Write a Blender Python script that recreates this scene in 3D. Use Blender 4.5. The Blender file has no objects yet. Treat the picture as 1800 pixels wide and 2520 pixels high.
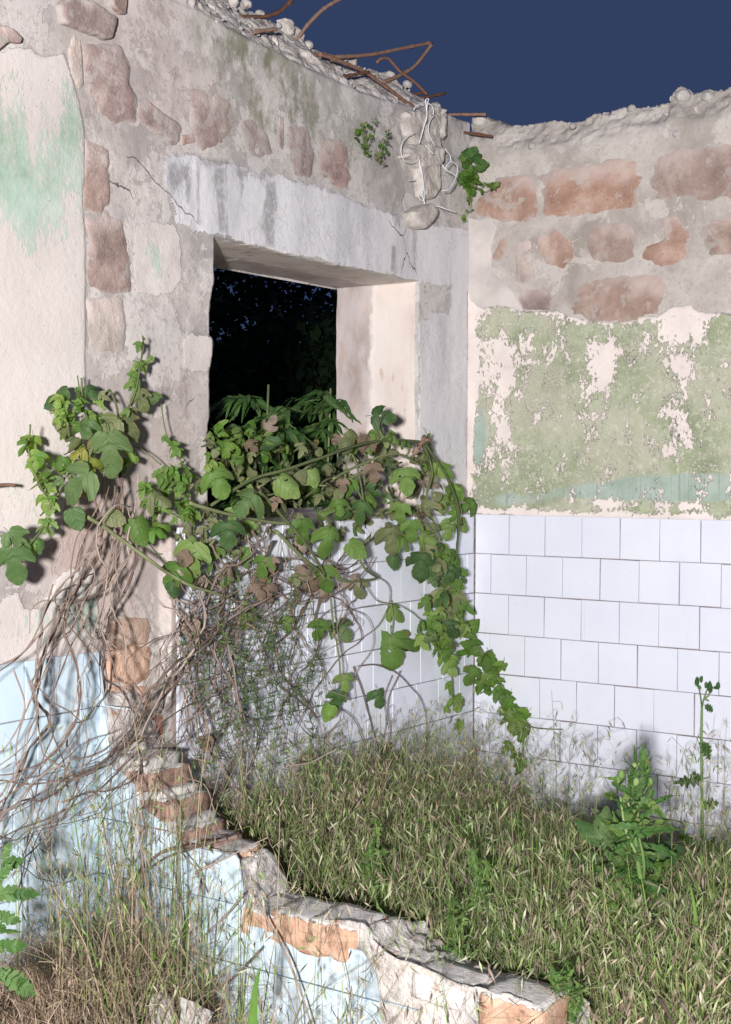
import bpy, math, random
import numpy as np
from mathutils import Vector, Matrix

random.seed(5)
RS = np.random.RandomState(11)
SC = bpy.context.scene
COL = SC.collection

# ---------------------------------------------------------------- camera
FOC, PCX, PCY = 3485.0, 900.0, 1260.0            # focal length and centre in photo pixels (1800 x 2520)
YAW, PITCH, ROLL = math.radians(35.03), math.atan(102 / FOC), 0.0042
_r = np.array([math.cos(YAW), math.sin(YAW), 0.0])
_fh = np.array([-math.sin(YAW), math.cos(YAW), 0.0])
_f = _fh * math.cos(PITCH) + np.array([0, 0, -math.sin(PITCH)])
_u = np.cross(_r, _f)
RT = _r * math.cos(ROLL) + _u * math.sin(ROLL)
UP = _u * math.cos(ROLL) - _r * math.sin(ROLL)
FW = _f
ZT = 1.388                                       # top of the white tiles above the ground


def ray(x, y):
    return RT * ((x - PCX) / FOC) + UP * ((PCY - y) / FOC) + FW


CAM = np.array([0, 0, ZT]) - 5.4 * ray(1169, 1264)   # room corner (0,0): window wall is x=0, tiled wall is y=0
cam_d = bpy.data.cameras.new('camera')
cam_d.sensor_fit = 'VERTICAL'
cam_d.sensor_height = 36.0
cam_d.lens = 36.0 * FOC / 2520.0
cam_d.clip_start, cam_d.clip_end = 0.05, 500.0
cam = bpy.data.objects.new('camera', cam_d)
COL.objects.link(cam)
cam.matrix_world = Matrix([[RT[i], UP[i], -FW[i], CAM[i]] for i in range(3)] + [[0, 0, 0, 1]])
SC.camera = cam

# ---------------------------------------------------------------- night sky, flash, exposure
world = bpy.data.worlds.new('World')
SC.world = world
world.use_nodes = True
bg = world.node_tree.nodes['Background']
bg.inputs['Color'].default_value = (0.031, 0.050, 0.118, 1)
bg.inputs['Strength'].default_value = 1.0

FLASH = CAM + RT * -0.38 + UP * 0.03 - FW * 1.6   # hand-held flash that lit the photograph
fl_d = bpy.data.lights.new('camera_flash', 'AREA')
fl_d.shape = 'DISK'
fl_d.size = 0.24
fl_d.energy = 605.0
fl_d.color = (1.0, 0.975, 0.955)
fl = bpy.data.objects.new('camera_flash', fl_d)
COL.objects.link(fl)
_aim = Vector((0.15, -0.9, 1.6)) - Vector(FLASH)
fl.matrix_world = Matrix.Translation(Vector(FLASH)) @ _aim.to_track_quat('-Z', 'Y').to_matrix().to_4x4()

SC.view_settings.view_transform = 'Standard'
SC.view_settings.look = 'None'
SC.view_settings.exposure = 0.0
SC.view_settings.gamma = 1.0
SC.view_settings.use_curve_mapping = False
SC.render.engine = 'CYCLES'
SC.cycles.max_bounces = 6
SC.cycles.diffuse_bounces = 4
SC.cycles.transparent_max_bounces = 8

# ---------------------------------------------------------------- photo pixel -> point on a wall plane


def hit(x, y, ax, val):
    d = ray(x, y)
    return CAM + d * ((val - CAM[ax]) / d[ax])


def hB(x, y, xo=-0.045):
    p = hit(x, y, 0, xo)
    return (p[1], p[2])


def hR(x, y, yo=0.015):
    p = hit(x, y, 1, yo)
    return (p[0], p[2])


def polyB(pts, xo=-0.045):
    return [hB(x, y, xo) for x, y in pts]


def polyR(pts, yo=0.015):
    return [hR(x, y, yo) for x, y in pts]


def c1(pts):   # points read off an enlarged upper left corner of the photo
    return [(x * .5542, y * .5542) for x, y in pts]


def c2(pts):
    return [(900 + x * .5542, y * .5542) for x, y in pts]


def cC(pts):
    return [(450 + x * .4618, 550 + y * .4618) for x, y in pts]


def cE(pts):
    return [(950 + x * .2155, 200 + y * .2155) for x, y in pts]


def cF(pts):
    return [(500 + x * .4618, y * .4618) for x, y in pts]


# ---------------------------------------------------------------- noise
_T = RS.rand(65536).astype(np.float32) * 2 - 1


def vnoise(p):
    p = np.asarray(p, dtype=np.float64)
    i = np.floor(p).astype(np.int64)
    f = p - i
    w = f * f * (3 - 2 * f)
    out = 0
    for a in (0, 1):
        wa = w[:, 0] if a else 1 - w[:, 0]
        for b in (0, 1):
            wb = w[:, 1] if b else 1 - w[:, 1]
            for c in (0, 1):
                wc = w[:, 2] if c else 1 - w[:, 2]
                h = ((i[:, 0] + a) * 73856093) ^ ((i[:, 1] + b) * 19349663) ^ ((i[:, 2] + c) * 83492791)
                out = out + _T[h & 0xffff] * wa * wb * wc
    return out


def fbm(p, octv=4, rough=0.5):
    p = np.asarray(p, dtype=np.float64)
    s, a, t = 0, 1.0, 0
    for k in range(octv):
        s = s + a * vnoise(p * (2 ** k) + 17.3 * k)
        t += a
        a *= rough
    return s / t


def n2(u, v, scale, octv=4, su=1.0, sv=1.0, seed=0.0):
    return fbm(np.stack([u * scale * su, v * scale * sv, np.full_like(u, seed * 3.7 + .5)], 1), octv)


def sstep(x, a, b):
    t = np.clip((x - a) / (b - a), 0, 1)
    return t * t * (3 - 2 * t)


def sd_poly(u, v, poly):
    """signed distance, positive inside"""
    poly = np.asarray(poly)
    n = len(poly)
    d = np.full(u.shape, 1e9)
    ins = np.zeros(u.shape, bool)
    j = n - 1
    for i in range(n):
        ax, ay = poly[i]
        bx, by = poly[j]
        ex, ey = bx - ax, by - ay
        wx, wy = u - ax, v - ay
        t = np.clip((wx * ex + wy * ey) / (ex * ex + ey * ey + 1e-12), 0, 1)
        dx, dy = wx - ex * t, wy - ey * t
        d = np.minimum(d, dx * dx + dy * dy)
        c = ((ay > v) != (by > v))
        with np.errstate(divide='ignore', invalid='ignore'):
            xx = (bx - ax) * (v - ay) / (by - ay + 1e-15) + ax
        ins ^= c & (u < xx)
        j = i
    d = np.sqrt(d)
    return np.where(ins, d, -d)


def union(u, v, polys):
    r = np.full(u.shape, -1e9)
    for p in polys:
        r = np.maximum(r, sd_poly(u, v, p))
    return r


def blob(u, v, c, ru, rv, k=1.0):
    return k * np.exp(-(((u - c[0]) / ru) ** 2 + ((v - c[1]) / rv) ** 2))


# ---------------------------------------------------------------- objects
def empty(name, loc=(0, 0, 0), label=None, cat=None, group=None, kind=None):
    o = bpy.data.objects.new(name, None)
    o.location = loc
    o.empty_display_size = 0.1
    COL.objects.link(o)
    tag(o, label, cat, group, kind)
    return o


def tag(o, label=None, cat=None, group=None, kind=None):
    if label: o['label'] = label
    if cat: o['category'] = cat
    if group: o['group'] = group
    if kind: o['kind'] = kind
    return o


def link(name, mesh, mat=None, parent=None):
    if mat is not None and len(mesh.materials) == 0:
        for m in (mat if isinstance(mat, (list, tuple)) else [mat]):
            mesh.materials.append(m)
    o = bpy.data.objects.new(name, mesh)
    COL.objects.link(o)
    if parent is not None:
        o.parent = parent
        o.matrix_parent_inverse = Matrix.Translation(-parent.location)
    return o


def mesh_np(name, V, F, smooth=True, attrs=None, mats=None):
    """V (n,3), F list or (m,k) array"""
    me = bpy.data.meshes.new(name)
    V = np.asarray(V, dtype=np.float32)
    if isinstance(F, np.ndarray):
        m, k = F.shape
        me.vertices.add(len(V))
        me.vertices.foreach_set('co', V.ravel())
        me.loops.add(m * k)
        me.loops.foreach_set('vertex_index', F.astype(np.int32).ravel())
        me.polygons.add(m)
        me.polygons.foreach_set('loop_start', np.arange(0, m * k, k, dtype=np.int32))
        try:
            me.polygons.foreach_set('loop_total', np.full(m, k, dtype=np.int32))
        except Exception:
            pass
        if mats is not None:
            me.polygons.foreach_set('material_index', np.asarray(mats, dtype=np.int32))
        me.update(calc_edges=True)
        me.validate()
    else:
        me.from_pydata([tuple(map(float, v)) for v in V], [], F)
        if mats is not None:
            me.polygons.foreach_set('material_index', np.asarray(mats, dtype=np.int32))
        me.update()
    me.polygons.foreach_set('use_smooth', np.full(len(me.polygons), smooth, dtype=bool))
    for k, a in (attrs or {}).items():
        at = me.attributes.new(k, 'FLOAT_COLOR', 'POINT')
        at.data.foreach_set('color', np.asarray(a, dtype=np.float32).ravel())
    return me


# ---------------------------------------------------------------- node helpers
class NT:
    def __init__(self, name):
        self.m = bpy.data.materials.new(name)
        self.m.use_nodes = True
        self.t = self.m.node_tree
        self.b = self.t.nodes['Principled BSDF']
        self.b.inputs['Roughness'].default_value = 0.9
        self.b.inputs['Specular IOR Level'].default_value = 0.2
        self.pos = self.node('ShaderNodeNewGeometry').outputs['Position']

    def node(self, t, **kw):
        n = self.t.nodes.new(t)
        for k, v in kw.items():
            setattr(n, k, v)
        return n

    def put(self, sock, v):
        if isinstance(v, bpy.types.NodeSocket):
            self.t.links.new(v, sock)
        elif isinstance(v, (tuple, list)):
            sock.default_value = (*v, 1) if len(v) == 3 and sock.type == 'RGBA' else v
        else:
            sock.default_value = v

    def math(self, op, a, b=0.0, c=0.0, clamp=False):
        n = self.node('ShaderNodeMath', operation=op, use_clamp=clamp)
        self.put(n.inputs[0], a); self.put(n.inputs[1], b); self.put(n.inputs[2], c)
        return n.outputs[0]

    def add(self, a, b): return self.math('ADD', a, b)
    def mul(self, a, b): return self.math('MULTIPLY', a, b)

    def mix(self, f, a, b, mode='MIX'):
        n = self.node('ShaderNodeMix', data_type='RGBA', blend_type=mode)
        self.put(n.inputs[0], f); self.put(n.inputs[6], a); self.put(n.inputs[7], b)
        return n.outputs[2]

    def sm(self, v, a, b, lo=0.0, hi=1.0):
        n = self.node('ShaderNodeMapRange', interpolation_type='SMOOTHSTEP')
        self.put(n.inputs[0], v)
        for i, x in enumerate((a, b, lo, hi)):
            self.put(n.inputs[i + 1], x)
        return n.outputs[0]

    def vec(self, scale=(1, 1, 1), off=(0, 0, 0), src=None):
        n = self.node('ShaderNodeMapping')
        self.put(n.inputs[0], src or self.pos)
        n.inputs['Location'].default_value = off
        n.inputs['Scale'].default_value = scale
        return n.outputs[0]

    def noise(self, scale, detail=4, rough=0.55, stretch=(1, 1, 1), off=(0, 0, 0), dist=0.0, src=None):
        n = self.node('ShaderNodeTexNoise')
        self.put(n.inputs['Vector'], self.vec(stretch, off, src))
        n.inputs['Scale'].default_value = scale
        n.inputs['Detail'].default_value = detail
        n.inputs['Roughness'].default_value = rough
        n.inputs['Distortion'].default_value = dist
        return n.outputs['Fac']

    def voro(self, scale, feature='F1', stretch=(1, 1, 1), out='Distance', rnd=1.0, src=None):
        n = self.node('ShaderNodeTexVoronoi', feature=feature)
        self.put(n.inputs['Vector'], src or self.vec(stretch))
        n.inputs['Scale'].default_value = scale
        n.inputs['Randomness'].default_value = rnd
        return n.outputs[out]

    def ramp(self, f, stops):
        n = self.node('ShaderNodeValToRGB')
        e = n.color_ramp.elements
        e[0].position, e[0].color = stops[0][0], (*stops[0][1], 1)
        e[1].position, e[1].color = stops[-1][0], (*stops[-1][1], 1)
        for p, c in stops[1:-1]:
            q = e.new(p)
            q.color = (*c, 1)
        self.put(n.inputs[0], f)
        return n.outputs[0]

    def attr(self, name):
        n = self.node('ShaderNodeAttribute', attribute_name=name)
        s = self.node('ShaderNodeSeparateColor')
        self.t.links.new(n.outputs['Color'], s.inputs[0])
        return s.outputs[0], s.outputs[1], s.outputs[2], n.outputs['Alpha'], n.outputs['Color']

    def rnd(self):
        return self.node('ShaderNodeObjectInfo').outputs['Random']

    def hsv(self, col, h=0.5, s=1.0, v=1.0):
        n = self.node('ShaderNodeHueSaturation')
        self.put(n.inputs['Hue'], h); self.put(n.inputs['Saturation'], s); self.put(n.inputs['Value'], v)
        self.put(n.inputs['Color'], col)
        return n.outputs[0]

    def cracks(self, scale, width, off=(0, 0, 0), thresh=0.55):
        """1 on thin cracks"""
        w = self.node('ShaderNodeVectorMath', operation='ADD')
        nz = self.node('ShaderNodeTexNoise')
        self.put(nz.inputs['Vector'], self.pos)
        nz.inputs['Scale'].default_value = scale * 2.5
        nz.inputs['Detail'].default_value = 4
        sc = self.node('ShaderNodeVectorMath', operation='SCALE')
        self.t.links.new(nz.outputs['Color'], sc.inputs[0])
        sc.inputs['Scale'].default_value = 0.35 / scale
        self.put(w.inputs[0], self.vec(off=off)); self.t.links.new(sc.outputs[0], w.inputs[1])
        d = self.voro(scale, 'DISTANCE_TO_EDGE', src=w.outputs[0])
        line = self.sm(d, 0.0, width, 1.0, 0.0)
        gate = self.sm(self.noise(scale * .8, 2, off=(off[0] + 5, off[1], off[2])), thresh, thresh + .06)
        return self.mul(line, gate)

    def out(self, col, height=None, dist=0.01, rough=None, strength=1.0):
        self.put(self.b.inputs['Base Color'], col)
        if height is not None:
            n = self.node('ShaderNodeBump')
            n.inputs['Strength'].default_value = strength
            n.inputs['Distance'].default_value = dist
            self.put(n.inputs['Height'], height)
            self.t.links.new(n.outputs[0], self.b.inputs['Normal'])
        if rough is not None:
            self.put(self.b.inputs['Roughness'], rough)
        return self.m


def L(r, g, b, k=1.0):
    """8-bit photo colour -> linear, times k"""
    f = lambda c: ((c / 255 + .055) / 1.055) ** 2.4 if c > 10 else c / 255 / 12.92
    return (f(r) * k, f(g) * k, f(b) * k)
ZBT = hB(120, 1617, -.02)[1]      # top of the blue tiles left of the broken partition
YP = hB(243, 1660, -.02)[0]       # left face of the partition
PT = 0.285                        # partition thickness

# ================================================================ wall materials
def stone_mat(name, c_dark, c_mid, c_light, fine=1.0):
    t = NT(name)
    r = t.rnd()
    n = t.noise(9, 6, .62, dist=.4)
    f = t.noise(150, 3, .7)
    col = t.ramp(n, [(.28, c_dark), (.5, c_mid), (.72, c_light)])
    col = t.mix(t.sm(f, .45, .75, 0, .35), col, c_light)
    col = t.mix(t.sm(t.noise(60, 4, .6, off=(3, 0, 0)), .56, .72, 0, .5), col, c_dark)
    col = t.mix(t.sm(t.noise(11, 6, .7, off=(9, 2, 1), dist=.5), .55, .60, 0, .75), col, L(172, 163, 158))
    col = t.mix(t.sm(t.noise(19, 6, .7, off=(2, 9, 4)), .56, .66, 0, .55), col, c_dark)
    col = t.hsv(col, .5, t.add(.75, t.mul(r, .4)), t.add(.88, t.mul(r, .22)))
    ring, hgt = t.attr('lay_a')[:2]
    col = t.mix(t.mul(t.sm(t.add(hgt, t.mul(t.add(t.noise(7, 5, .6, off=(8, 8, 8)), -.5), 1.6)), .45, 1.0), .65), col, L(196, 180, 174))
    edge = t.add(ring, t.mul(t.add(t.noise(14, 6, .68, off=(6, 6, 1)), -.5), 1.05))
    col = t.mix(t.mul(t.sm(edge, .80, 1.0), .95), col, L(168, 160, 156))
    h = t.add(t.mul(n, .5), t.mul(f, .35))
    return t.out(col, t.add(h, t.mul(t.noise(45, 4, .7), .5)), .006 * fine)


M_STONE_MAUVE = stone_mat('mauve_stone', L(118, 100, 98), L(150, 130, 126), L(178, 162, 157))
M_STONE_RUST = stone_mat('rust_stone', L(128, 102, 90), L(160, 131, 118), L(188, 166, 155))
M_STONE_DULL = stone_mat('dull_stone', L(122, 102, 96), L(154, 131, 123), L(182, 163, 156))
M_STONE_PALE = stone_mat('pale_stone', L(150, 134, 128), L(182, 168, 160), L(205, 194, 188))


def wall_b_mat():
    t = NT('weathered_render')
    cream, green, pale, stain, _ = t.attr('lay_a')
    moss, dep, tint, brk, _ = t.attr('lay_b')
    nb = t.noise(3.2, 6, .6, dist=.3)
    nf = t.noise(55, 5, .65)
    grit = t.noise(240, 2, .6)
    # cement base
    col = t.ramp(nb, [(.36, L(150, 145, 144)), (.5, L(176, 171, 169)), (.64, L(196, 190, 186))])
    sk = t.sm(t.add(t.noise(4.2, 7, .68, off=(11, 3, 2), dist=.3), t.mul(nb, .1)), .56, .572)
    col = t.mix(t.mul(sk, .75), col, L(200, 195, 193))
    sk2 = t.sm(t.noise(6.5, 7, .7, off=(2, 13, 7), dist=.4), .585, .595)
    col = t.mix(t.mul(sk2, .7), col, L(158, 150, 146))
    col = t.mix(t.sm(nf, .5, .68, 0, .6), col, L(146, 139, 136))
    col = t.mix(t.sm(t.noise(120, 3, .65, off=(5, 0, 5)), .63, .70, 0, .6), col, L(112, 106, 104))
    col = t.mix(t.sm(t.noise(14, 5, .6, off=(4, 1, 0)), .52, .66, 0, .5), col, L(203, 197, 192))
    col = t.mix(t.mul(tint, t.sm(nb, .3, .6, .35, 1)), col, L(172, 148, 140))
    col = t.mix(t.mul(moss, t.sm(t.noise(11, 5, .65, stretch=(1, 1, .6)), .42, .62)), col, L(126, 124, 106))
    # pale beam render
    npale = t.noise(7, 6, .6, stretch=(1, 1, .35))
    pc = t.ramp(npale, [(.32, L(182, 179, 183)), (.5, L(206, 203, 207)), (.70, L(220, 217, 219))])
    pc = t.mix(t.sm(nf, .56, .74, 0, .4), pc, L(178, 174, 178))
    jag = t.mul(t.add(t.noise(30, 6, .68), -.5), .07)
    mp = t.sm(t.add(pale, jag), -.002, .002)
    col = t.mix(mp, col, pc)
    # dark water streaks
    ms = t.sm(t.add(stain, t.mul(t.add(t.noise(45, 4, .7, stretch=(1, 1, .25)), -.5), .06)), -.01, .012)
    col = t.mix(t.mul(ms, t.sm(nf, .25, .6, .3, .75)), col, L(136, 132, 133))
    # cream plaster
    nc = t.noise(2.6, 5, .55)
    cc = t.ramp(nc, [(.3, L(190, 181, 177)), (.55, L(203, 194, 190)), (.75, L(210, 203, 200))])
    cc = t.mix(t.sm(t.noise(90, 3, .6), .6, .75, 0, .3), cc, L(172, 156, 150))
    jag2 = t.mul(t.add(t.noise(45, 6, .68, off=(7, 7, 7)), -.5), .034)
    mc = t.sm(t.add(cream, jag2), -.0015, .0015)
    # green paint left on the plaster
    ng = t.add(t.mul(t.noise(9, 6, .7, stretch=(1, 1, .42)), .62), t.mul(t.noise(85, 4, .7, stretch=(1, 1, .5)), .38))
    gc = t.ramp(t.noise(6, 5, .6, off=(2, 5, 5)), [(.32, L(136, 160, 138)), (.5, L(160, 182, 167)), (.7, L(184, 197, 188))])
    gv = t.add(t.add(t.mul(t.add(ng, -.5), 2.0), .5), green)
    mg = t.sm(gv, .5, .56)
    mg = t.mul(mg, t.sm(gv, .5, .85, .45, .95))
    cc = t.mix(mg, cc, gc)
    col = t.mix(mc, col, cc)
    # inside of the window opening: whitewash, brown earth plaster towards the back
    nj = t.noise(6, 6, .6, stretch=(1, 1, .3))
    jc = t.ramp(nj, [(.3, L(206, 190, 182)), (.5, L(222, 210, 203)), (.7, L(226, 218, 214))])
    jd = t.ramp(t.noise(5, 6, .65, stretch=(1, 1, .45), off=(8, 0, 3)), [(.32, L(154, 134, 126)), (.48, L(188, 177, 175)), (.7, L(206, 198, 198))])
    mj = t.sm(t.add(dep, t.mul(t.add(t.noise(10, 4, .6, stretch=(1, 1, .5)), -.5), .12)), .20, .225)
    jc = t.mix(mj, jc, jd)
    jc = t.mix(t.sm(t.noise(17, 5, .6, stretch=(1, 1, .3), off=(1, 4, 4)), .58, .66, 0, .7), jc, L(186, 164, 152))
    col = t.mix(t.sm(dep, .012, .02), col, jc)
    # broken concrete along the top
    nk = t.noise(30, 6, .65)
    kc = t.ramp(nk, [(.3, L(150, 142, 138)), (.5, L(190, 182, 176)), (.72, L(214, 206, 198))])
    kc = t.mix(t.sm(t.voro(42), .0, .35, .55, 0), kc, L(160, 158, 160))
    mk = t.sm(brk, .02, .2)
    col = t.mix(mk, col, kc)
    pz = t.node('ShaderNodeSeparateXYZ'); t.t.links.new(t.pos, pz.inputs[0])
    low = t.mul(t.sm(pz.outputs[2], ZT - .006, ZT - .010), t.sm(pz.outputs[0], -.016, -.013))
    col = t.mix(low, col, L(150, 138, 134))
    lowb = t.mul(t.mul(t.sm(pz.outputs[2], ZBT - .006, ZBT - .010), t.sm(pz.outputs[1], YP, YP - .004)), t.sm(pz.outputs[0], -.036, -.033))
    col = t.mix(lowb, col, L(150, 142, 140))
    ck = t.mul(t.cracks(2.3, .0045, thresh=.60), t.sm(dep, .02, .0))
    col = t.mix(t.mul(ck, .55), col, L(100, 92, 90))
    h = t.add(t.mul(nf, .22), t.mul(grit, .10))
    h = t.add(h, t.add(t.mul(mc, .22), t.mul(mp, .14)))
    h = t.add(h, t.mul(t.math('SUBTRACT', 1.0, mc), t.add(t.mul(sk, .10), t.mul(sk2, -.09))))
    h = t.add(h, t.mul(t.mul(mg, mc), .08))
    h = t.add(h, t.mul(t.mul(nk, mk), 2.2))
    h = t.add(h, t.mul(ck, -1.2))
    h = t.add(h, t.mul(t.sm(t.voro(60), .03, .12, -.25, 0), t.sm(nb, .45, .6)))
    h = t.mul(h, t.sm(dep, .0, .03, 1.0, .25))
    return t.out(col, h, .008)


def wall_r_mat():
    t = NT('peeling_green_paint')
    paint, green, panel, teal, _ = t.attr('lay_a')
    agg, char, _, brk, _ = t.attr('lay_b')
    nb = t.noise(4, 6, .6, dist=.3)
    nf = t.noise(60, 5, .65)
    grit = t.noise(240, 2, .6)
    col = t.ramp(nb, [(.36, L(152, 144, 137)), (.5, L(174, 166, 161)), (.64, L(192, 185, 179))])
    sk = t.sm(t.noise(5.2, 7, .68, off=(1, 3, 9), dist=.3), .56, .572)
    col = t.mix(t.mul(sk, .7), col, L(194, 187, 182))
    col = t.mix(t.sm(t.noise(120, 3, .65, off=(5, 0, 5)), .63, .70, 0, .6), col, L(116, 108, 102))
    col = t.mix(t.sm(nf, .5, .72, 0, .5), col, L(142, 132, 124))
    col = t.mix(t.sm(t.noise(16, 5, .6, off=(4, 1, 0)), .54, .68, 0, .5), col, L(198, 190, 182))
    # exposed aggregate near the top
    av = t.voro(34, out='Color')
    ad = t.voro(34)
    ac = t.mix(.4, t.hsv(L(168, 158, 150), .5, .6, 1), t.hsv(av, .5, .08, .55))
    ma = t.mul(t.mul(agg, .6), t.sm(ad, .30, .22))
    col = t.mix(t.mul(ma, t.sm(t.noise(12, 3), .42, .6)), col, ac)
    # smooth skim coat
    mp = t.sm(t.add(panel, t.mul(t.add(t.noise(40, 5, .6), -.5), .012)), -.0012, .0012)
    sc = t.ramp(t.noise(7, 5, .6), [(.3, L(178, 170, 166)), (.6, L(202, 194, 190))])
    col = t.mix(mp, col, sc)
    # painted zone: pinkish plaster under flaking green
    pk = t.ramp(t.noise(6, 5, .6), [(.3, L(206, 194, 190)), (.6, L(224, 213, 208))])
    n1 = t.noise(17, 7, .72, stretch=(1, 1, .6), dist=.35)
    n1b = t.noise(85, 5, .72, stretch=(1, 1, .7))
    ngr = t.add(t.mul(n1, .62), t.mul(n1b, .38))
    gv = t.add(t.add(t.mul(t.add(ngr, -.5), 2.0), .5), green)
    mg = t.sm(gv, .5, .515)
    gcol = t.ramp(t.noise(5, 6, .65), [(.3, L(128, 136, 110)), (.5, L(154, 161, 134)), (.68, L(176, 182, 158))])
    gcol = t.mix(t.sm(t.noise(26, 5, .65, off=(5, 5, 0)), .5, .68, 0, .6), gcol, L(142, 145, 124))
    gcol = t.mix(t.sm(t.noise(95, 4, .65), .54, .66, 0, .7), gcol, L(190, 190, 172))
    gcol = t.mix(t.sm(t.noise(150, 3, .6, off=(2, 2, 2)), .6, .74, 0, .6), gcol, L(104, 114, 84))
    gcol = t.mix(t.sm(t.noise(3.4, 6, .65, off=(4, 8, 1)), .46, .62, 0, .6), gcol, L(182, 178, 164))
    gcol = t.mix(t.sm(t.noise(42, 5, .7, off=(9, 1, 5)), .57, .62, 0, .6), gcol, L(198, 194, 182))
    drip = t.noise(80, 3, .6, stretch=(1, 1, .02))
    tcol = t.ramp(t.noise(9, 5, .6), [(.3, L(140, 156, 144)), (.6, L(166, 178, 170))])
    tcol = t.mix(t.sm(drip, .56, .66, 0, .55), tcol, L(126, 144, 126))
    mt = t.sm(t.add(teal, t.mul(t.add(t.noise(11, 4), -.5), .5)), .38, .62)
    gcol = t.mix(mt, gcol, tcol)
    # dark old paint showing at the flake edges
    edge = t.mul(t.sm(gv, .42, .5), t.math('SUBTRACT', 1.0, mg))
    pk = t.mix(t.mul(t.mul(edge, t.sm(t.noise(16, 4, .6), .5, .58)), .75), pk, L(110, 116, 100))
    pk = t.mix(t.mul(char, t.sm(t.noise(70, 5, .7, stretch=(1, 1, .5)), .5, .56)), pk, L(84, 86, 84))
    pc = t.mix(mg, pk, gcol)
    mpa = t.sm(t.add(paint, t.mul(t.add(t.noise(34, 5, .6), -.5), .03)), -.0015, .0015)
    col = t.mix(mpa, col, pc)
    pz = t.node('ShaderNodeSeparateXYZ'); t.t.links.new(t.pos, pz.inputs[0])
    col = t.mix(t.sm(pz.outputs[2], ZT - .006, ZT - .010), col, t.mix(t.sm(t.noise(30, 4, .7), .42, .6), L(112, 98, 94), L(142, 130, 126)))
    nk = t.noise(34, 6, .65)
    h = t.add(t.mul(nf, .22), t.mul(grit, .10))
    h = t.add(h, t.mul(mp, .15))
    h = t.add(h, t.mul(t.mul(mg, mpa), .45))
    h = t.add(h, t.mul(mpa, .15))
    h = t.add(h, t.mul(t.mul(agg, t.noise(26, 6, .68, off=(3, 3, 3))), 1.6))
    h = t.add(h, t.mul(t.mul(nk, brk), 1.5))
    return t.out(col, h, .007)


def rubble_mat(name, c0, c1_, c2_):
    t = NT(name)
    n = t.noise(22, 6, .65)
    f = t.noise(130, 4, .7)
    col = t.ramp(n, [(.3, c0), (.5, c1_), (.7, c2_)])
    col = t.mix(t.sm(f, .5, .7, 0, .4), col, c0)
    col = t.hsv(col, .5, t.add(.72, t.mul(t.rnd(), .25)), t.add(.85, t.mul(t.rnd(), .3)))
    return t.out(col, t.add(n, t.mul(f, .5)), .008)


M_B = wall_b_mat()
M_R = wall_r_mat()
M_CONC = rubble_mat('broken_concrete', L(152, 144, 138), L(188, 179, 172), L(210, 202, 194))
M_PEBBLE = rubble_mat('river_pebble', L(150, 146, 146), L(182, 176, 172), L(208, 202, 196))
M_BRICK = rubble_mat('orange_brick', L(160, 126, 106), L(188, 152, 130), L(208, 182, 164))
M_BRICK_DK = rubble_mat('red_brick', L(126, 86, 74), L(162, 112, 96), L(178, 140, 124))
M_MORTAR = rubble_mat('old_mortar', L(176, 169, 165), L(206, 200, 196), L(226, 221, 217))


def tile_mat(name, base, tint, dirt):
    t = NT(name)
    r = t.rnd()
    n = t.noise(5, 4, .6)
    col = t.mix(t.sm(n, .35, .65, 0, .6), base, tint)
    col = t.mix(t.mul(r, .35), col, tint)
    col = t.mix(t.sm(t.noise(24, 6, .7), .62, .76, 0, .35), col, dirt)
    col = t.mix(t.sm(t.noise(170, 2, .6), .72, .8, 0, .5), col, dirt)
    pz = t.node('ShaderNodeSeparateXYZ'); t.t.links.new(t.pos, pz.inputs[0])
    mud = t.mul(t.sm(pz.outputs[2], .75, .30), t.sm(t.noise(30, 6, .7, off=(3, 0, 9)), .46, .66, 0, .38))
    col = t.mix(mud, col, L(150, 138, 124))
    run = t.sm(t.noise(34, 5, .65, stretch=(1, 1, .07), off=(5, 5, 5)), .60, .72, 0, .35)
    col = t.mix(run, col, L(196, 190, 186))
    m = t.out(col, t.noise(12, 3, .5), .0015)
    t.b.inputs['Roughness'].default_value = .32
    t.b.inputs['Specular IOR Level'].default_value = .35
    return m


M_TILE_W = tile_mat('white_glazed_tile', L(216, 218, 228), L(207, 210, 224), L(178, 172, 172))
M_TILE_B = tile_mat('pale_blue_glazed_tile', L(189, 208, 221), L(200, 215, 225), L(166, 174, 180))
M_GROUT = rubble_mat('dirty_grout', L(112, 98, 94), L(140, 124, 118), L(164, 150, 144))

# ================================================================ surface builder


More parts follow.
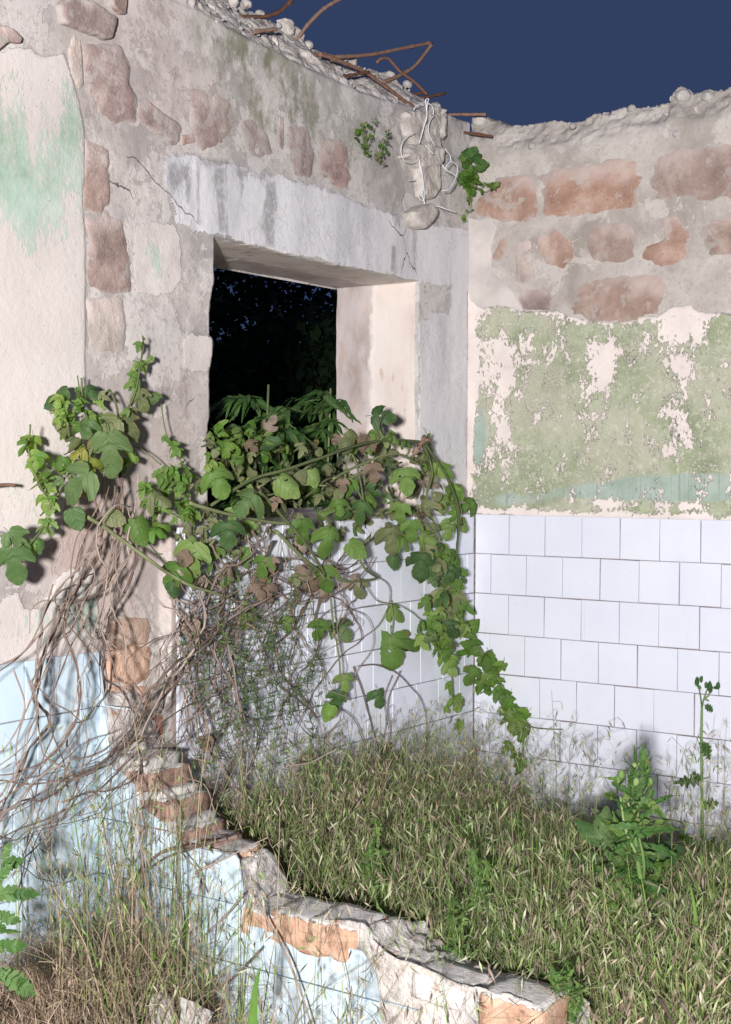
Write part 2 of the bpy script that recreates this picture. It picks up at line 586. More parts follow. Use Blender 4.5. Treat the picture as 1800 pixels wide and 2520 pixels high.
def sheet(name, parent, us, vs, solid, place, attrs, mat, depth_fn=None, nd=0, back=None, skirt_if=None):
    """grid over us x vs kept where solid>0, border snapped onto the outline.
    place(u,v,d) -> xyz ; attrs(u,v,d) -> dict ; depth_fn(u,v) = depth of the cut edge behind the front"""
    nu, nv = len(us), len(vs)
    U, V = np.meshgrid(us, vs, indexing='ij')
    f = solid(U.ravel(), V.ravel()).reshape(nu, nv)
    fm = (f[:-1, :-1] + f[1:, :-1] + f[:-1, 1:] + f[1:, 1:]) / 4
    keep = fm > 0
    gu, gv = np.gradient(f, us, vs)
    cnt = np.zeros((nu, nv), int)
    for a in (0, 1):
        for b in (0, 1):
            cnt[a:nu - 1 + a, b:nv - 1 + b] += keep
    inner = np.zeros((nu, nv), int) + 4
    inner[0, :] -= 2; inner[-1, :] -= 2; inner[:, 0] -= 2; inner[:, -1] -= 2
    inner = np.maximum(inner, 1)
    border = (cnt > 0) & (cnt < inner)
    g2 = gu ** 2 + gv ** 2 + 1e-9
    cu, cv = us[1] - us[0], vs[1] - vs[0]
    du = np.clip(-f * gu / g2, -cu * .75, cu * .75)
    dv = np.clip(-f * gv / g2, -cv * .75, cv * .75)
    U = np.where(border, U + du, U)
    V = np.where(border, V + dv, V)
    idx = -np.ones((nu, nv), int)
    used = cnt > 0
    idx[used] = np.arange(used.sum())
    u, v = U[used], V[used]
    k = np.argwhere(keep)
    i, j = k[:, 0], k[:, 1]
    Q = np.stack([idx[i, j], idx[i + 1, j], idx[i + 1, j + 1], idx[i, j + 1]], 1)
    uu, vv, dd = [u], [v], [np.zeros_like(u)]
    faces = [Q]
    n0 = len(u)
    if depth_fn is not None:
        # boundary edges of kept cells -> skirt
        E = []
        kp = np.zeros((nu + 1, nv + 1), bool)
        kp[1:nu, 1:nv] = keep
        for (ii, jj) in np.argwhere(border)[:0]:
            pass
        # horizontal neighbours (edge between cells (i,j-1) and (i,j) : verts (i,j)-(i+1,j))
        for i_ in range(nu - 1):
            row = keep[i_]
            ch = np.nonzero(row[1:] != row[:-1])[0] + 1
            for j_ in ch:
                a, b = (i_, j_), (i_ + 1, j_)
                E.append((idx[a], idx[b]) if row[j_] else (idx[b], idx[a]))
        for j_ in range(nv - 1):
            colm = keep[:, j_]
            ch = np.nonzero(colm[1:] != colm[:-1])[0] + 1
            for i_ in ch:
                a, b = (i_, j_), (i_, j_ + 1)
                E.append((idx[b], idx[a]) if colm[i_] else (idx[a], idx[b]))
        top_edges = []
        E = np.array(E + top_edges)
        if len(E):
            bv = np.unique(E)
            mp = {b: q for q, b in enumerate(bv)}
            Em = np.vectorize(mp.get)(E)
            dmax = depth_fn(u[bv], v[bv])
            m = len(bv)
            prev = bv
            base = n0
            for s in range(1, nd + 1):
                uu.append(u[bv]); vv.append(v[bv]); dd.append(dmax * s / nd)
                cur = base + np.arange(m)
                faces.append(np.stack([prev[Em[:, 0]], cur[Em[:, 0]], cur[Em[:, 1]], prev[Em[:, 1]]], 1))
                prev = cur
                base += m
    u, v, d = np.concatenate(uu), np.concatenate(vv), np.concatenate(dd)
    front = np.zeros(len(u), bool); front[:n0] = True
    P = place(u, v, d)
    A = attrs(u, v, d)
    F = np.concatenate(faces)
    if back is not None:      # coarse rear face, so the wall is solid
        st = 12
        bvs, bfs = [], []
        for i_ in range(0, nu - 1, st):
            for j_ in range(0, nv - 1, st):
                i2, j2 = min(i_ + st, nu - 1), min(j_ + st, nv - 1)
                if keep[i_:i2, j_:j2].mean() > .5:
                    q = len(bvs)
                    for a, b in ((i_, j_), (i_, j2), (i2, j2), (i2, j_)):
                        bvs.append(back(us[a], vs[b]))
                    bfs.append([len(P) + q, len(P) + q + 1, len(P) + q + 2, len(P) + q + 3])
        P = np.concatenate([P, np.array(bvs)])
        F = np.concatenate([F, np.array(bfs)])
        for k_ in A:
            A[k_] = np.concatenate([A[k_], np.tile(A[k_][:1], (len(bvs), 1))])
    me = mesh_np(name, P, F, True, A)
    return link(name, me, mat, parent)


def resample(poly, n, jit=0.0, rng=RS):
    p = np.asarray(poly, float)
    q = np.concatenate([p, p[:1]])
    seg = np.linalg.norm(np.diff(q, axis=0), axis=1)
    s = np.concatenate([[0], np.cumsum(seg)])
    t = np.linspace(0, s[-1], n, endpoint=False)
    r = np.stack([np.interp(t, s, q[:, 0]), np.interp(t, s, q[:, 1])], 1)
    r = (np.roll(r, 1, 0) + 2 * r + np.roll(r, -1, 0)) / 4
    if jit:
        c = r.mean(0)
        k = fbm(np.stack([r[:, 0] * 30, r[:, 1] * 30, np.full(n, rng.rand() * 9)], 1), 4, .65)
        r = c + (r - c) * (1 + k[:, None] * jit)
    return r


def slab(name, parent, poly, place, thick, proud, dome, rough, mat, n=64, seed=0, jit=.16, group_label=None):
    """irregular stone: outline on a wall plane, domed rough face, sunk `thick` into the wall"""
    r = resample(poly, n, jit)
    c = r.mean(0)
    if proud < .008:
        r = c + (r - c) * 1.13
    rings = [0.0, .3, .55, .75, .9, .97, 1.0, 1.0]
    V, F = [], []
    for k, s in enumerate(rings):
        m = 1 if k == 0 else n
        pts = c[None] if k == 0 else c + (r - c) * s
        nz = fbm(np.stack([pts[:, 0] * 28, pts[:, 1] * 28, np.full(m, seed * 5.1)], 1), 4)
        if k == len(rings) - 1:
            d = np.full(m, -thick)
        else:
            e = 1 - s ** 4
            d = (proud * (0.35 + .65 * min(1, (1 - s) / .06)) if proud > .008 else (proud * min(1, (1 - s) / .3) + .001 - .006 * max(0, (s - .8) / .2))) + dome * .12 * e + nz * rough * (1 if s < .98 else .5)
        V.append(place(pts[:, 0], pts[:, 1], d))
    o = [0, 1]
    for k in range(1, len(rings)):
        o.append(o[-1] + n)
    for q in range(n):
        F.append((0, 1 + q, 1 + (q + 1) % n))
    for k in range(1, len(rings) - 1):
        a, b = o[k], o[k + 1]
        for q in range(n):
            q2 = (q + 1) % n
            F.append((a + q, b + q, b + q2, a + q2))
    ring = np.concatenate([[rings[0]]] + [np.full(n, s) for s in rings[1:]])
    me = mesh_np(name, np.concatenate(V), F, True, {'lay_a': np.stack([ring, np.concatenate([(c[None] if s_ == 0 else c + (r - c) * s_)[:, 1] for s_ in rings]) / 1.0 * 0 + np.concatenate([((c[None] if s_ == 0 else c + (r - c) * s_)[:, 1] - r[:, 1].min()) / (np.ptp(r[:, 1]) + 1e-6) for s_ in rings]), ring, ring], 1)})
    return link(name, me, mat, parent)


def rock_mesh(name, seed, sub=2, amp=.3, sq=(1, 1, 1), ang=False):
    import bmesh
    bm = bmesh.new()
    bmesh.ops.create_icosphere(bm, subdivisions=sub, radius=1.0)
    P = np.array([v.co[:] for v in bm.verts])
    k = fbm(P * 1.3 + seed * 7.7, 3)
    if ang:
        rg = np.random.RandomState(int(seed) + 7)
        for _ in range(9):
            nn = rg.randn(3); nn /= np.linalg.norm(nn)
            P = P - np.maximum(0, P @ nn - (.45 + .35 * rg.rand()))[:, None] * nn
        for v, p in zip(bm.verts, P):
            v.co = p
    for v, s in zip(bm.verts, k):
        v.co = Vector((v.co.x * sq[0], v.co.y * sq[1], v.co.z * sq[2])) * (1 + amp * float(s) * 1.6)
    me = bpy.data.meshes.new(name)
    bm.to_mesh(me); bm.free()
    me.polygons.foreach_set('use_smooth', np.full(len(me.polygons), not ang, dtype=bool))
    return me


def joined_rocks(name, parent, items, mat, seed=0):
    """many small pebbles as ONE mesh; items: (xyz, size, squash)"""
    protos = [rock_mesh('p', seed + k, 2, .22 if k < 7 else .14, ang=k < 7) for k in range(8)]
    dat = []
    for p in protos:
        V = np.array([v.co[:] for v in p.vertices])
        F = np.array([list(q.vertices) for q in p.polygons])
        dat.append((V, F))
    VV, FF, n = [], [], 0
    for (p, s, sq) in items:
        V, F = dat[RS.randint(len(dat))]
        q = Matrix.Rotation(RS.rand() * 6.3, 3, Vector(RS.randn(3)).normalized())
        W = (V * np.array([1, 1, sq])) @ np.array(q).T * s + np.asarray(p)
        VV.append(W); FF.append(F + n); n += len(V)
    me = mesh_np(name, np.concatenate(VV), np.concatenate(FF), False)
    o = link(name, me, mat, parent)
    o['kind'] = 'stuff'
    return o


# ================================================================ window wall (plane x = 0, faces +x)
XB = -0.045            # render surface of the window wall
TB = 0.36              # its thickness
win_wall = empty('window_wall', (0, -1.2, 0), 'grey rendered ruined wall with dark window opening and patches of mauve stone', 'wall', kind='thing')

OPEN_PX = [(526, 582), (556, 589), (640, 609), (745, 633), (842, 654), (912, 666), (1000, 686), (1032, 693), (1031, 772),
           (1029, 900), (1030, 1050), (1030, 1262), (512, 1290), (512, 1169), (510, 1081), (517, 1012), (515, 966), (517, 919),
           (524, 884), (524, 834), (515, 827), (517, 772), (524, 702), (527, 633)]
OPEN = polyB(OPEN_PX, XB)
# broken top: lower edge of the break on the front face, and the skyline further back
_bf = [(-420, -330), (240, -80), (500, 32), (560, 69), (629, 106), (685, 129), (759, 171), (823, 199), (883, 226), (939, 245), (1008, 263), (1050, 275), (1100, 292), (1150, 300)]
_bt = [(-420, -420), (300, -160), (500, -45), (569, 0), (592, 21), (648, 37), (680, 51), (726, 65), (729, 88), (740, 108), (777, 118), (823, 143), (869, 148),
       (911, 171), (953, 180), (976, 203), (1003, 222), (1013, 240), (1040, 262), (1063, 272), (1100, 287), (1150, 292)]
BF = np.array(sorted(polyB(_bf, XB)))
BT = np.array(sorted(polyB(_bt, XB - .17)))


def top_f(u): return np.interp(u, BF[:, 0], BF[:, 1])
def top_t(u): return np.maximum(np.interp(u, BT[:, 0], BT[:, 1]), top_f(u) + .02)


CREAM_L = polyB([(-420, 150), (0, 133), (40, 120), (72, 118), (100, 140), (155, 130), (170, 170), (193, 250), (204, 310), (205, 500), (211, 620),
                 (213, 693), (209, 831), (213, 951), (213, 1100), (200, 1180), (155, 1239), (150, 1322), (80, 1330), (0, 1345), (-420, 1400)])
PALE_L = polyB([(-420, 1520), (0, 1482), (44, 1458), (60, 1500), (100, 1500), (130, 1440), (160, 1400), (243, 1395), (243, 1640), (-420, 1750)])
PATCH = [polyB(c1([(600, 1000), (690, 985), (780, 992), (803, 1060), (812, 1240), (770, 1290), (690, 1312), (604, 1300), (592, 1150)])),
         polyB([(455, 832), (470, 820), (490, 826), (524, 826), (526, 884), (512, 917), (480, 912), (456, 905)]),
         polyB(c1([(650, 850), (680, 850), (690, 862), (660, 870)]))]
PIER = polyB([(1150, 690), (1110, 700), (1105, 770), (1060, 760), (1050, 785), (1032, 800), (1032, 1300), (1150, 1300)])
BEAM = polyB([(410, 382), (440, 376), (477, 382), (520, 395), (554, 399), (621, 427), (715, 443), (776, 460), (842, 482), (900, 508), (955, 521),
              (1016, 546), (1160, 566), (1160, 716), (1104, 708), (1034, 694), (780, 640), (524, 579), (477, 568), (438, 549), (432, 515), (407, 460)])
GREYTOP = polyB([(1036, 695), (1108, 700), (1108, 770), (1060, 752), (1040, 790), (1034, 792)])
STREAKS = [polyB(c1(p)) for p in (
    [(945, 740), (1005, 740), (1005, 1030), (972, 1030), (952, 850)], [(1178, 800), (1225, 800), (1225, 880), (1212, 1090), (1190, 1090), (1160, 1010), (1180, 880)],
    [(822, 760), (850, 760), (840, 900), (828, 900)], [(1060, 785), (1085, 785), (1074, 910)], [(875, 702), (1010, 712), (1005, 742), (870, 735)],
    [(1048, 752), (1102, 762), (1095, 790), (1050, 785)], [(1110, 772), (1220, 790), (1212, 806), (1120, 790)], [(750, 730), (850, 740), (840, 790), (770, 860)],
    [(874, 700), (890, 700), (888, 990), (880, 990)])] + \
    [polyB(c2(p)) for p in ([(120, 950), (155, 955), (150, 1010), (130, 1000)], [(108, 1090), (135, 1090), (132, 1210), (112, 1200)], [(205, 980), (225, 985), (222, 1210), (212, 1200)])]



def b_open(u, v):
    return sd_poly(u, v, OPEN) + n2(u, v, 26, 4) * .010


def b_solid(u, v):
    top = top_t(u) - v + n2(u, v, 14, 4) * .025
    return np.minimum(top, -b_open(u, v))


def b_fields(u, v):
    cl = np.maximum(sd_poly(u, v, CREAM_L) + n2(u, v, 11, 4) * .012, sd_poly(u, v, PALE_L) + n2(u, v, 9, 4) * .02)
    cp = union(u, v, PATCH) + n2(u, v, 22, 4) * .010
    cream = np.maximum(cl, cp)
    pale = np.maximum(sd_poly(u, v, BEAM) + n2(u, v, 16, 4) * .012, sd_poly(u, v, PIER) + n2(u, v, 10, 4) * .02)
    pale = np.minimum(pale, -sd_poly(u, v, GREYTOP) + .004)
    return cream, pale


def b_place(u, v, d):
    cream, pale = b_fields(u, v)
    x = np.full(u.shape, XB)
    cl_ = np.maximum(sd_poly(u, v, CREAM_L), sd_poly(u, v, PALE_L)) > -.03
    x += np.where(cl_, .004, .0012) * sstep(cream, -.003, .003) + .002 * sstep(pale, -.003, .003)
    x += n2(u, v, 2.2, 3) * .008 + n2(u, v, 16, 4) * .0009 + n2(u, v, 70, 2) * .0005
    # rough old scar of the torn-out partition
    scar = sstep(u, YP - .05, YP + .01) * sstep(u, YP + .50, YP + .40)
    x += scar * (n2(u, v, 12, 4) * .006 - .003)
    # tile bed
    tw = sstep(v, ZT + .004, ZT - .004) * sstep(u, YP + PT - .02, YP + PT)
    tb = sstep(v, ZBT + .004, ZBT - .004) * sstep(u, YP + .01, YP - .003)
    x = x * (1 - tw) + tw * -.0105
    x = x * (1 - tb) + tb * -.0305
    # break at the top leans away from the front face
    k = np.clip((v - top_f(u)) / np.maximum(top_t(u) - top_f(u), .02), 0, 1.1)
    zone = sstep(k, 0, .12)
    x += -k * .17 + zone * (n2(u, v, 9, 4) * .05 + n2(u, v, 30, 4) * .026 + np.abs(n2(u, v, 60, 3)) * .010)
    f_d = d * 0
    op = (d > 0) & (v < 2.6) & (np.abs(b_open(u, v)) < .03)
    y = u.copy(); z = v.copy()
    if op.any():
        e_ = .002
        f0 = sd_poly(u, v, OPEN)
        gu_ = (sd_poly(u + e_, v, OPEN) - sd_poly(u - e_, v, OPEN)) / (2 * e_)
        gv_ = (sd_poly(u, v + e_, OPEN) - sd_poly(u, v - e_, OPEN)) / (2 * e_)
        kk = np.where(op, sstep(d, .004, .04), 0)
        y = y - kk * f0 * gu_; z = z - kk * f0 * gv_
        # opening: wobble of the reveal faces, slightly narrower towards the back at the head
        c0 = np.array(OPEN).mean(0)
        w = n2(d, u + v * 1.3, 9, 4, seed=3) * .008 + .010 * sstep(d, .20, .24)
        wz = sstep(np.abs(v - c0[1]), .34, .40)
        sgn_y = np.sign(c0[0] - u)
        y = np.where(op, y + sgn_y * w * (1 - wz), y)
        z = np.where(op, z + wz * np.where(v > c0[1], -w * .25, w), z)
    return np.stack([x - d, y, z], 1)


def b_attrs(u, v, d):
    cream, pale = b_fields(u, v)
    g = -.36 + blob(u, v, hB(60, 340), .26, .22, .54) + blob(u, v, hB(190, 480), .07, .22, .20) + blob(u, v, hB(40, 500), .12, .12, .26) - blob(u, v, hB(72, 230), .016, .12, .5) \
        + blob(u, v, hB(110, 700), .25, .2, .14) + blob(u, v, hB(380, 640), .07, .10, .42) + blob(u, v, hB(30, 1260), .12, .14, .38) \
        + blob(u, v, hB(215, 1500), .10, .22, .36) + blob(u, v, hB(60, 1530), .2, .1, .28)
    st = union(u, v, STREAKS)
    rv = (d > .002) & (v < 2.25)
    cream, pale, st = np.where(rv, -1, cream), np.where(rv, -1, pale), np.where(rv, -1, st)
    la = np.stack([cream, g, pale, st], 1)
    moss = blob(u, v, hB(670, 225), .20, .20, .9) + blob(u, v, hB(560, 110), .25, .10, .6) + blob(u, v, hB(800, 300), .3, .12, .5) + blob(u, v, hB(1040, 330), .1, .12, .3)
    k = np.clip((v - top_f(u)) / np.maximum(top_t(u) - top_f(u), .02), 0, 1)
    brk = np.where(v < 2.1, 0, k)
    brk = np.maximum(brk, np.where((d > 0) & (v > 2.25), 1, 0))
    dep = np.where(v > top_f(u) - .05, 0, d)
    tint = blob(u, v, hB(420, 1000), .5, .3, .3) + blob(u, v, hB(330, 150), .4, .4, .4) + blob(u, v, hB(250, 1350), .3, .3, .8)
    lb = np.stack([np.clip(moss, 0, 1), dep, np.clip(tint, 0, 1), brk], 1)
    return {'lay_a': la, 'lay_b': lb}


us = np.arange(-2.78, 0.0001, .0062)
us[-1] = .02
vs = np.arange(0.0, 3.12, .0062)
masonry = sheet('masonry', win_wall, us, vs, b_solid, b_place, b_attrs, M_B,
                depth_fn=lambda u, v: np.where((v < 2.25) & (np.abs(b_open(u, v)) < .05), TB, .20), nd=14,
                back=lambda u, v: (XB - TB - .01, u, v))


def placeB(x0):
    return lambda u, v, d: np.stack([x0 + d, u, v], 1)


ST_B = [([(240, 30), (262, 2), (300, -20), (400, 8), (500, 78), (492, 178), (450, 178), (350, 138), (262, 108)], M_STONE_DULL, .022, .010),
        ([(488, -10), (558, -20), (556, 66), (522, 62), (492, 24)], M_STONE_DULL, .010, .006),
        ([(380, 212), (450, 208), (540, 222), (578, 300), (568, 360), (606, 420), (602, 540), (520, 532), (450, 500), (428, 430), (388, 400)], M_STONE_MAUVE, .004, .010),
        ([(620, 450), (660, 448), (740, 508), (806, 550), (800, 612), (762, 642), (738, 604), (660, 570), (622, 534)], M_STONE_MAUVE, .004, .006),
        ([(860, 402), (960, 408), (1030, 450), (1024, 580), (990, 640), (910, 660), (862, 600)], M_STONE_MAUVE, .004, .008),
        ([(806, 602), (860, 590), (872, 630), (812, 645)], M_STONE_DULL, .003, .003),
        ([(1062, 532), (1120, 528), (1192, 590), (1206, 680), (1162, 710), (1100, 692), (1068, 600)], M_STONE_MAUVE, .002, .004),
        ([(1280, 560), (1360, 556), (1396, 680), (1386, 792), (1308, 780), (1288, 690)], M_STONE_MAUVE, .003, .006),
        ([(1240, 508), (1262, 512), (1256, 662), (1238, 650)], M_STONE_MAUVE, .002, .002),
        ([(1420, 622), (1540, 618), (1560, 740), (1552, 842), (1500, 832), (1414, 770)], M_STONE_MAUVE, .003, .006),
        ([(371, 590), (430, 618), (482, 680), (492, 900), (460, 942), (371, 930)], M_STONE_DULL, .004, .006),
        ([(378, 952), (540, 958), (572, 1080), (582, 1290), (500, 1302), (402, 1280), (395, 1080)], M_STONE_DULL, .004, .008),
        ([(385, 1322), (550, 1312), (562, 1500), (540, 1560), (388, 1540)], M_STONE_PALE, .003, .004),
        ([(330, 150), (362, 180), (372, 380), (352, 400), (310, 320), (300, 230)], M_STONE_PALE, .004, .003),
        ([(-40, 120), (10, 112), (50, 140), (82, 172), (70, 196), (20, 190), (-40, 240)], M_STONE_DULL, .020, .010)]
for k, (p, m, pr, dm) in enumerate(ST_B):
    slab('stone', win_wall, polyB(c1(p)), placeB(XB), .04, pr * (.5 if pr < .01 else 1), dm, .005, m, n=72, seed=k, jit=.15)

# pebbles and lumps in the broken edge
items = []
for k in range(420):
    u = -RS.rand() * 2.5 - .15
    q = RS.rand() ** .8
    v = top_f(u) + (top_t(u) - top_f(u)) * q
    s = RS.choice([.006, .009, .013, .020], p=[.4, .35, .19, .06]) * (.7 + .6 * RS.rand())
    items.append(((XB - .17 * q + RS.randn() * .012 - .012, u, v + RS.randn() * .006 - .004), s, .6 + .4 * RS.rand()))
joined_rocks('aggregate', win_wall, items, M_PEBBLE, 3)
items = []
for k in range(300):
    u = -RS.rand() * 2.4 - .2
    q = RS.rand()
    v = top_f(u) + (top_t(u) - top_f(u)) * q
    s = .009 + .022 * RS.rand() ** 1.8
    items.append(((XB - .17 * q - .03 + RS.randn() * .008, u, v - .014), s, .6 + .4 * RS.rand()))
joined_rocks('concrete_lumps', win_wall, items, M_CONC, 23)
for (px, py, s) in ((1003, 208, .019), (960, 186, .020), (603, 10, .030), (640, 35, .024), (706, 66, .050), (757, 112, .020), (870, 152, .022), (575, 8, .03)):
    o = link('pebble', rock_mesh('pebble', px, 3, .12 if s < .022 else .22, (1, 1, .85), s >= .022), M_PEBBLE if s < .022 else M_CONC, win_wall)
    o.location = hit(px, py, 0, XB - .15)
    o.scale = (s * (.75 if s > .022 else 1),) * 3

# ================================================================ tiled wall (plane y = 0, faces -y)
YR = 0.018
tile_wall = empty('tiled_wall', (.8, 0, 0), 'ruined wall of white tiles below peeling green paint and orange stones', 'wall', kind='thing')
_rt = [(1090, 285), (1108, 288), (1116, 296), (1137, 298), (1165, 292), (1187, 285), (1217, 299), (1241, 311), (1262, 312), (1288, 308), (1330, 303), (1360, 301), (1395, 302),
       (1432, 298), (1460, 290), (1487, 280), (1520, 273), (1554, 265), (1590, 262), (1620, 257), (1650, 250), (1659, 227), (1681, 218), (1704, 231), (1735, 228), (1765, 224), (1800, 212), (1900, 190), (2200, 120), (2500, 60)]
RTOP = np.array(sorted(polyR(_rt, YR + .06)))


def r_top(u): return np.interp(u, RTOP[:, 0], RTOP[:, 1])


PAINT = polyR([(1060, 700), (1145, 690), (1160, 740), (1175, 757), (1255, 762), (1288, 768), (1371, 768), (1400, 782), (1454, 793), (1536, 795), (1615, 778), (1660, 756), (1700, 752), (1722, 768),
               (1800, 774), (2500, 800), (2500, 1320), (1150, 1262), (1060, 1260)], YR)
PANEL = polyR(c2([(425, 960), (500, 975), (545, 962), (582, 1010), (558, 1095), (562, 1215), (600, 1240), (645, 1285), (690, 1360), (700, 1390), (420, 1390)]), YR)
CORNER = polyR([(1100, 560), (1140, 640), (1152, 700), (1168, 760), (1172, 1290), (1080, 1290)], YR)


def r_solid(u, v):
    return r_top(u) - v + n2(u, v, 18, 4, seed=2) * .018 + np.abs(n2(u, v, 45, 3, seed=2)) * .012 - .004


def r_fields(u, v):
    return (sd_poly(u, v, PAINT) + n2(u, v, 12, 4, seed=4) * .012, sd_poly(u, v, PANEL) + n2(u, v, 14, 4, seed=5) * .008)


def r_place(u, v, d):
    pa, pn = r_fields(u, v)
    y = np.full(u.shape, YR)
    y -= .004 * sstep(pa, -.003, .003) + .003 * sstep(pn, -.003, .003)
    y += n2(u, v, 2.4, 3, seed=6) * .006 + n2(u, v, 18, 4, seed=6) * .0010 * (1 - .6 * sstep(pa, 0, .02)) + n2(u, v, 70, 2) * .0005
    t = sstep(v, ZT + .003, ZT - .003)
    y = y * (1 - t) + t * .0105
    k = sstep(v, r_top(u) - .13, r_top(u))
    y += k * .055 + sstep(k, .05, .4) * (n2(u, v, 12, 4, seed=8) * .016 + n2(u, v, 34, 5, seed=8) * .016)
    return np.stack([u, y + d, v], 1)


def r_attrs(u, v, d):
    pa, pn = r_fields(u, v)
    P = lambda x, y: hR(x, y, YR)
    g = np.full(u.shape, .118)
    g -= blob(u, v, P(1490, 905), .055, .10, .27) + blob(u, v, P(1455, 990), .030, .06, .20) + blob(u, v, P(1530, 870), .06, .06, .14)
    g -= blob(u, v, P(1675, 800), .095, .065, .34) + blob(u, v, P(1682, 900), .040, .08, .24) + blob(u, v, P(1665, 1030), .050, .09, .27) + blob(u, v, P(1640, 1110), .035, .03, .20) + blob(u, v, P(1700, 1085), .04, .03, .15)
    g -= blob(u, v, P(1215, 870), .10, .10, .22) + blob(u, v, P(1240, 960), .045, .16, .18) + blob(u, v, P(1170, 960), .06, .18, .13) + blob(u, v, P(1235, 1090), .07, .10, .14)
    g -= blob(u, v, P(1150, 900), .035, .6, .34) + blob(u, v, P(1160, 1000), .02, .5, .2)
    g -= blob(u, v, P(1450, 1098), .015, .06, .16) + blob(u, v, P(1545, 1060), .015, .04, .15) + blob(u, v, P(1310, 880), .06, .08, .07)
    g -= sstep(v, ZT + .030, ZT + .006) * .18 + blob(u, v, P(1500, 1238), .08, .016, .24) + blob(u, v, P(1680, 1245), .09, .014, .26)
    g -= sstep(-pa + .035, 0, .035) * .14
    g += blob(u, v, P(1180, 1060), .03, .12, .22) + blob(u, v, P(1230, 790), .06, .05, .06) + blob(u, v, P(1590, 960), .05, .12, .08) + blob(u, v, P(1380, 1090), .2, .10, .06)
    teal = blob(u, v, P(1660, 1200), .28, .05, .85) + blob(u, v, P(1800, 1200), .3, .05, .6) + blob(u, v, P(1180, 1080), .05, .16, .8) + blob(u, v, P(1250, 1230), .2, .04, .6) + blob(u, v, P(1450, 1210), .2, .04, .55)
    agg = sstep(v, r_top(u) - .17, r_top(u) - .06)
    char = blob(u, v, P(1555, 875), .035, .05, 1) + blob(u, v, P(1665, 1075), .05, .03, .9)
    la = np.stack([pa, g, pn, np.clip(teal, 0, 1)], 1)
    lb = np.stack([agg, np.clip(char, 0, 1), agg * 0, np.where(d > 0, 1, sstep(v, r_top(u) - .07, r_top(u)))], 1)
    return {'lay_a': la, 'lay_b': lb}


us = np.arange(-.06, 1.9, .0060)
vs = np.arange(0.0, 2.98, .0060)
sheet('masonry', tile_wall, us, vs, r_solid, r_place, r_attrs, M_R, depth_fn=lambda u, v: np.full(u.shape, .26), nd=9,
      back=lambda u, v: (u, YR + .33, v))


def placeR(y0):
    return lambda u, v, d: np.stack([u, y0 - d, v], 1)


ST_R = [([(500, 900), (540, 850), (592, 792), (720, 780), (768, 830), (768, 955), (700, 990), (566, 985), (490, 935)], M_STONE_RUST, .003, .008),
        ([(778, 772), (900, 742), (1060, 712), (1212, 692), (1232, 770), (1200, 908), (1080, 940), (900, 958), (800, 968), (780, 870)], M_STONE_RUST, .005, .010),
        ([(1266, 692), (1400, 662), (1624, 630), (1760, 600), (1770, 850), (1620, 875), (1500, 890), (1400, 880), (1272, 900)], M_STONE_RUST, .005, .010),
        ([(770, 1040), (850, 1020), (922, 1060), (936, 1140), (882, 1202), (800, 1180), (768, 1120)], M_STONE_RUST, .003, .007),
        ([(1002, 1000), (1150, 985), (1202, 1030), (1196, 1150), (1120, 1180), (1010, 1160), (980, 1090)], M_STONE_RUST, .003, .006),
        ([(1320, 962), (1372, 950), (1440, 1040), (1430, 1140), (1370, 1172), (1300, 1186), (1225, 1150), (1242, 1095), (1330, 1062)], M_STONE_RUST, .003, .006),
        ([(1488, 1020), (1550, 980), (1660, 950), (1780, 930), (1780, 1130), (1660, 1132), (1540, 1132), (1500, 1080)], M_STONE_RUST, .005, .008),
        ([(908, 1330), (950, 1252), (1080, 1232), (1300, 1215), (1346, 1290), (1290, 1400), (1150, 1436), (1000, 1426), (900, 1390)], M_STONE_RUST, .005, .009),
        ([(670, 1282), (800, 1286), (856, 1340), (840, 1380), (700, 1380)], M_STONE_MAUVE, .001, .003),
        ([(668, 1072), (740, 1060), (752, 1180), (730, 1270), (668, 1250)], M_STONE_PALE, .001, .003),
        ([(600, 1060), (632, 1060), (632, 1110), (592, 1162), (560, 1150)], M_STONE_RUST, .001, .002)]
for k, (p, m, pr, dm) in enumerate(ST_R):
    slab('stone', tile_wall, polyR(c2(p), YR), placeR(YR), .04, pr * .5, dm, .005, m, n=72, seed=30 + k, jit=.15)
items = []
for k in range(300):
    u = RS.rand() * 1.75 - .05
    q = RS.rand() ** 2.2
    v = r_top(u) - q * .13
    s = RS.choice([.006, .009, .014, .020], p=[.4, .35, .2, .05]) * (.7 + .5 * RS.rand())
    items.append(((u, YR + .055 * (1 - q) + RS.rand() * .012 * (1 - q) + .006 + s * .55, v - .003), s, .7 + .3 * RS.rand()))
joined_rocks('aggregate', tile_wall, items, M_PEBBLE, 61)
for (px, py, s) in ((1681, 236, .030), (1310, 360, .016), (1665, 330, .016), (1555, 268, .018), (1740, 238, .022), (1180, 296, .03), (1410, 310, .014)):
    o = link('pebble', rock_mesh('pebble', px, 2, .14, (1, .8, .9)), M_PEBBLE, tile_wall)
    o.location = hit(px, py, 1, YR + (.05 if py < 300 else .006))
    o.scale = (s, s, s)

# ================================================================ tiles
TS, TJ, TT = .1485, .151, .008


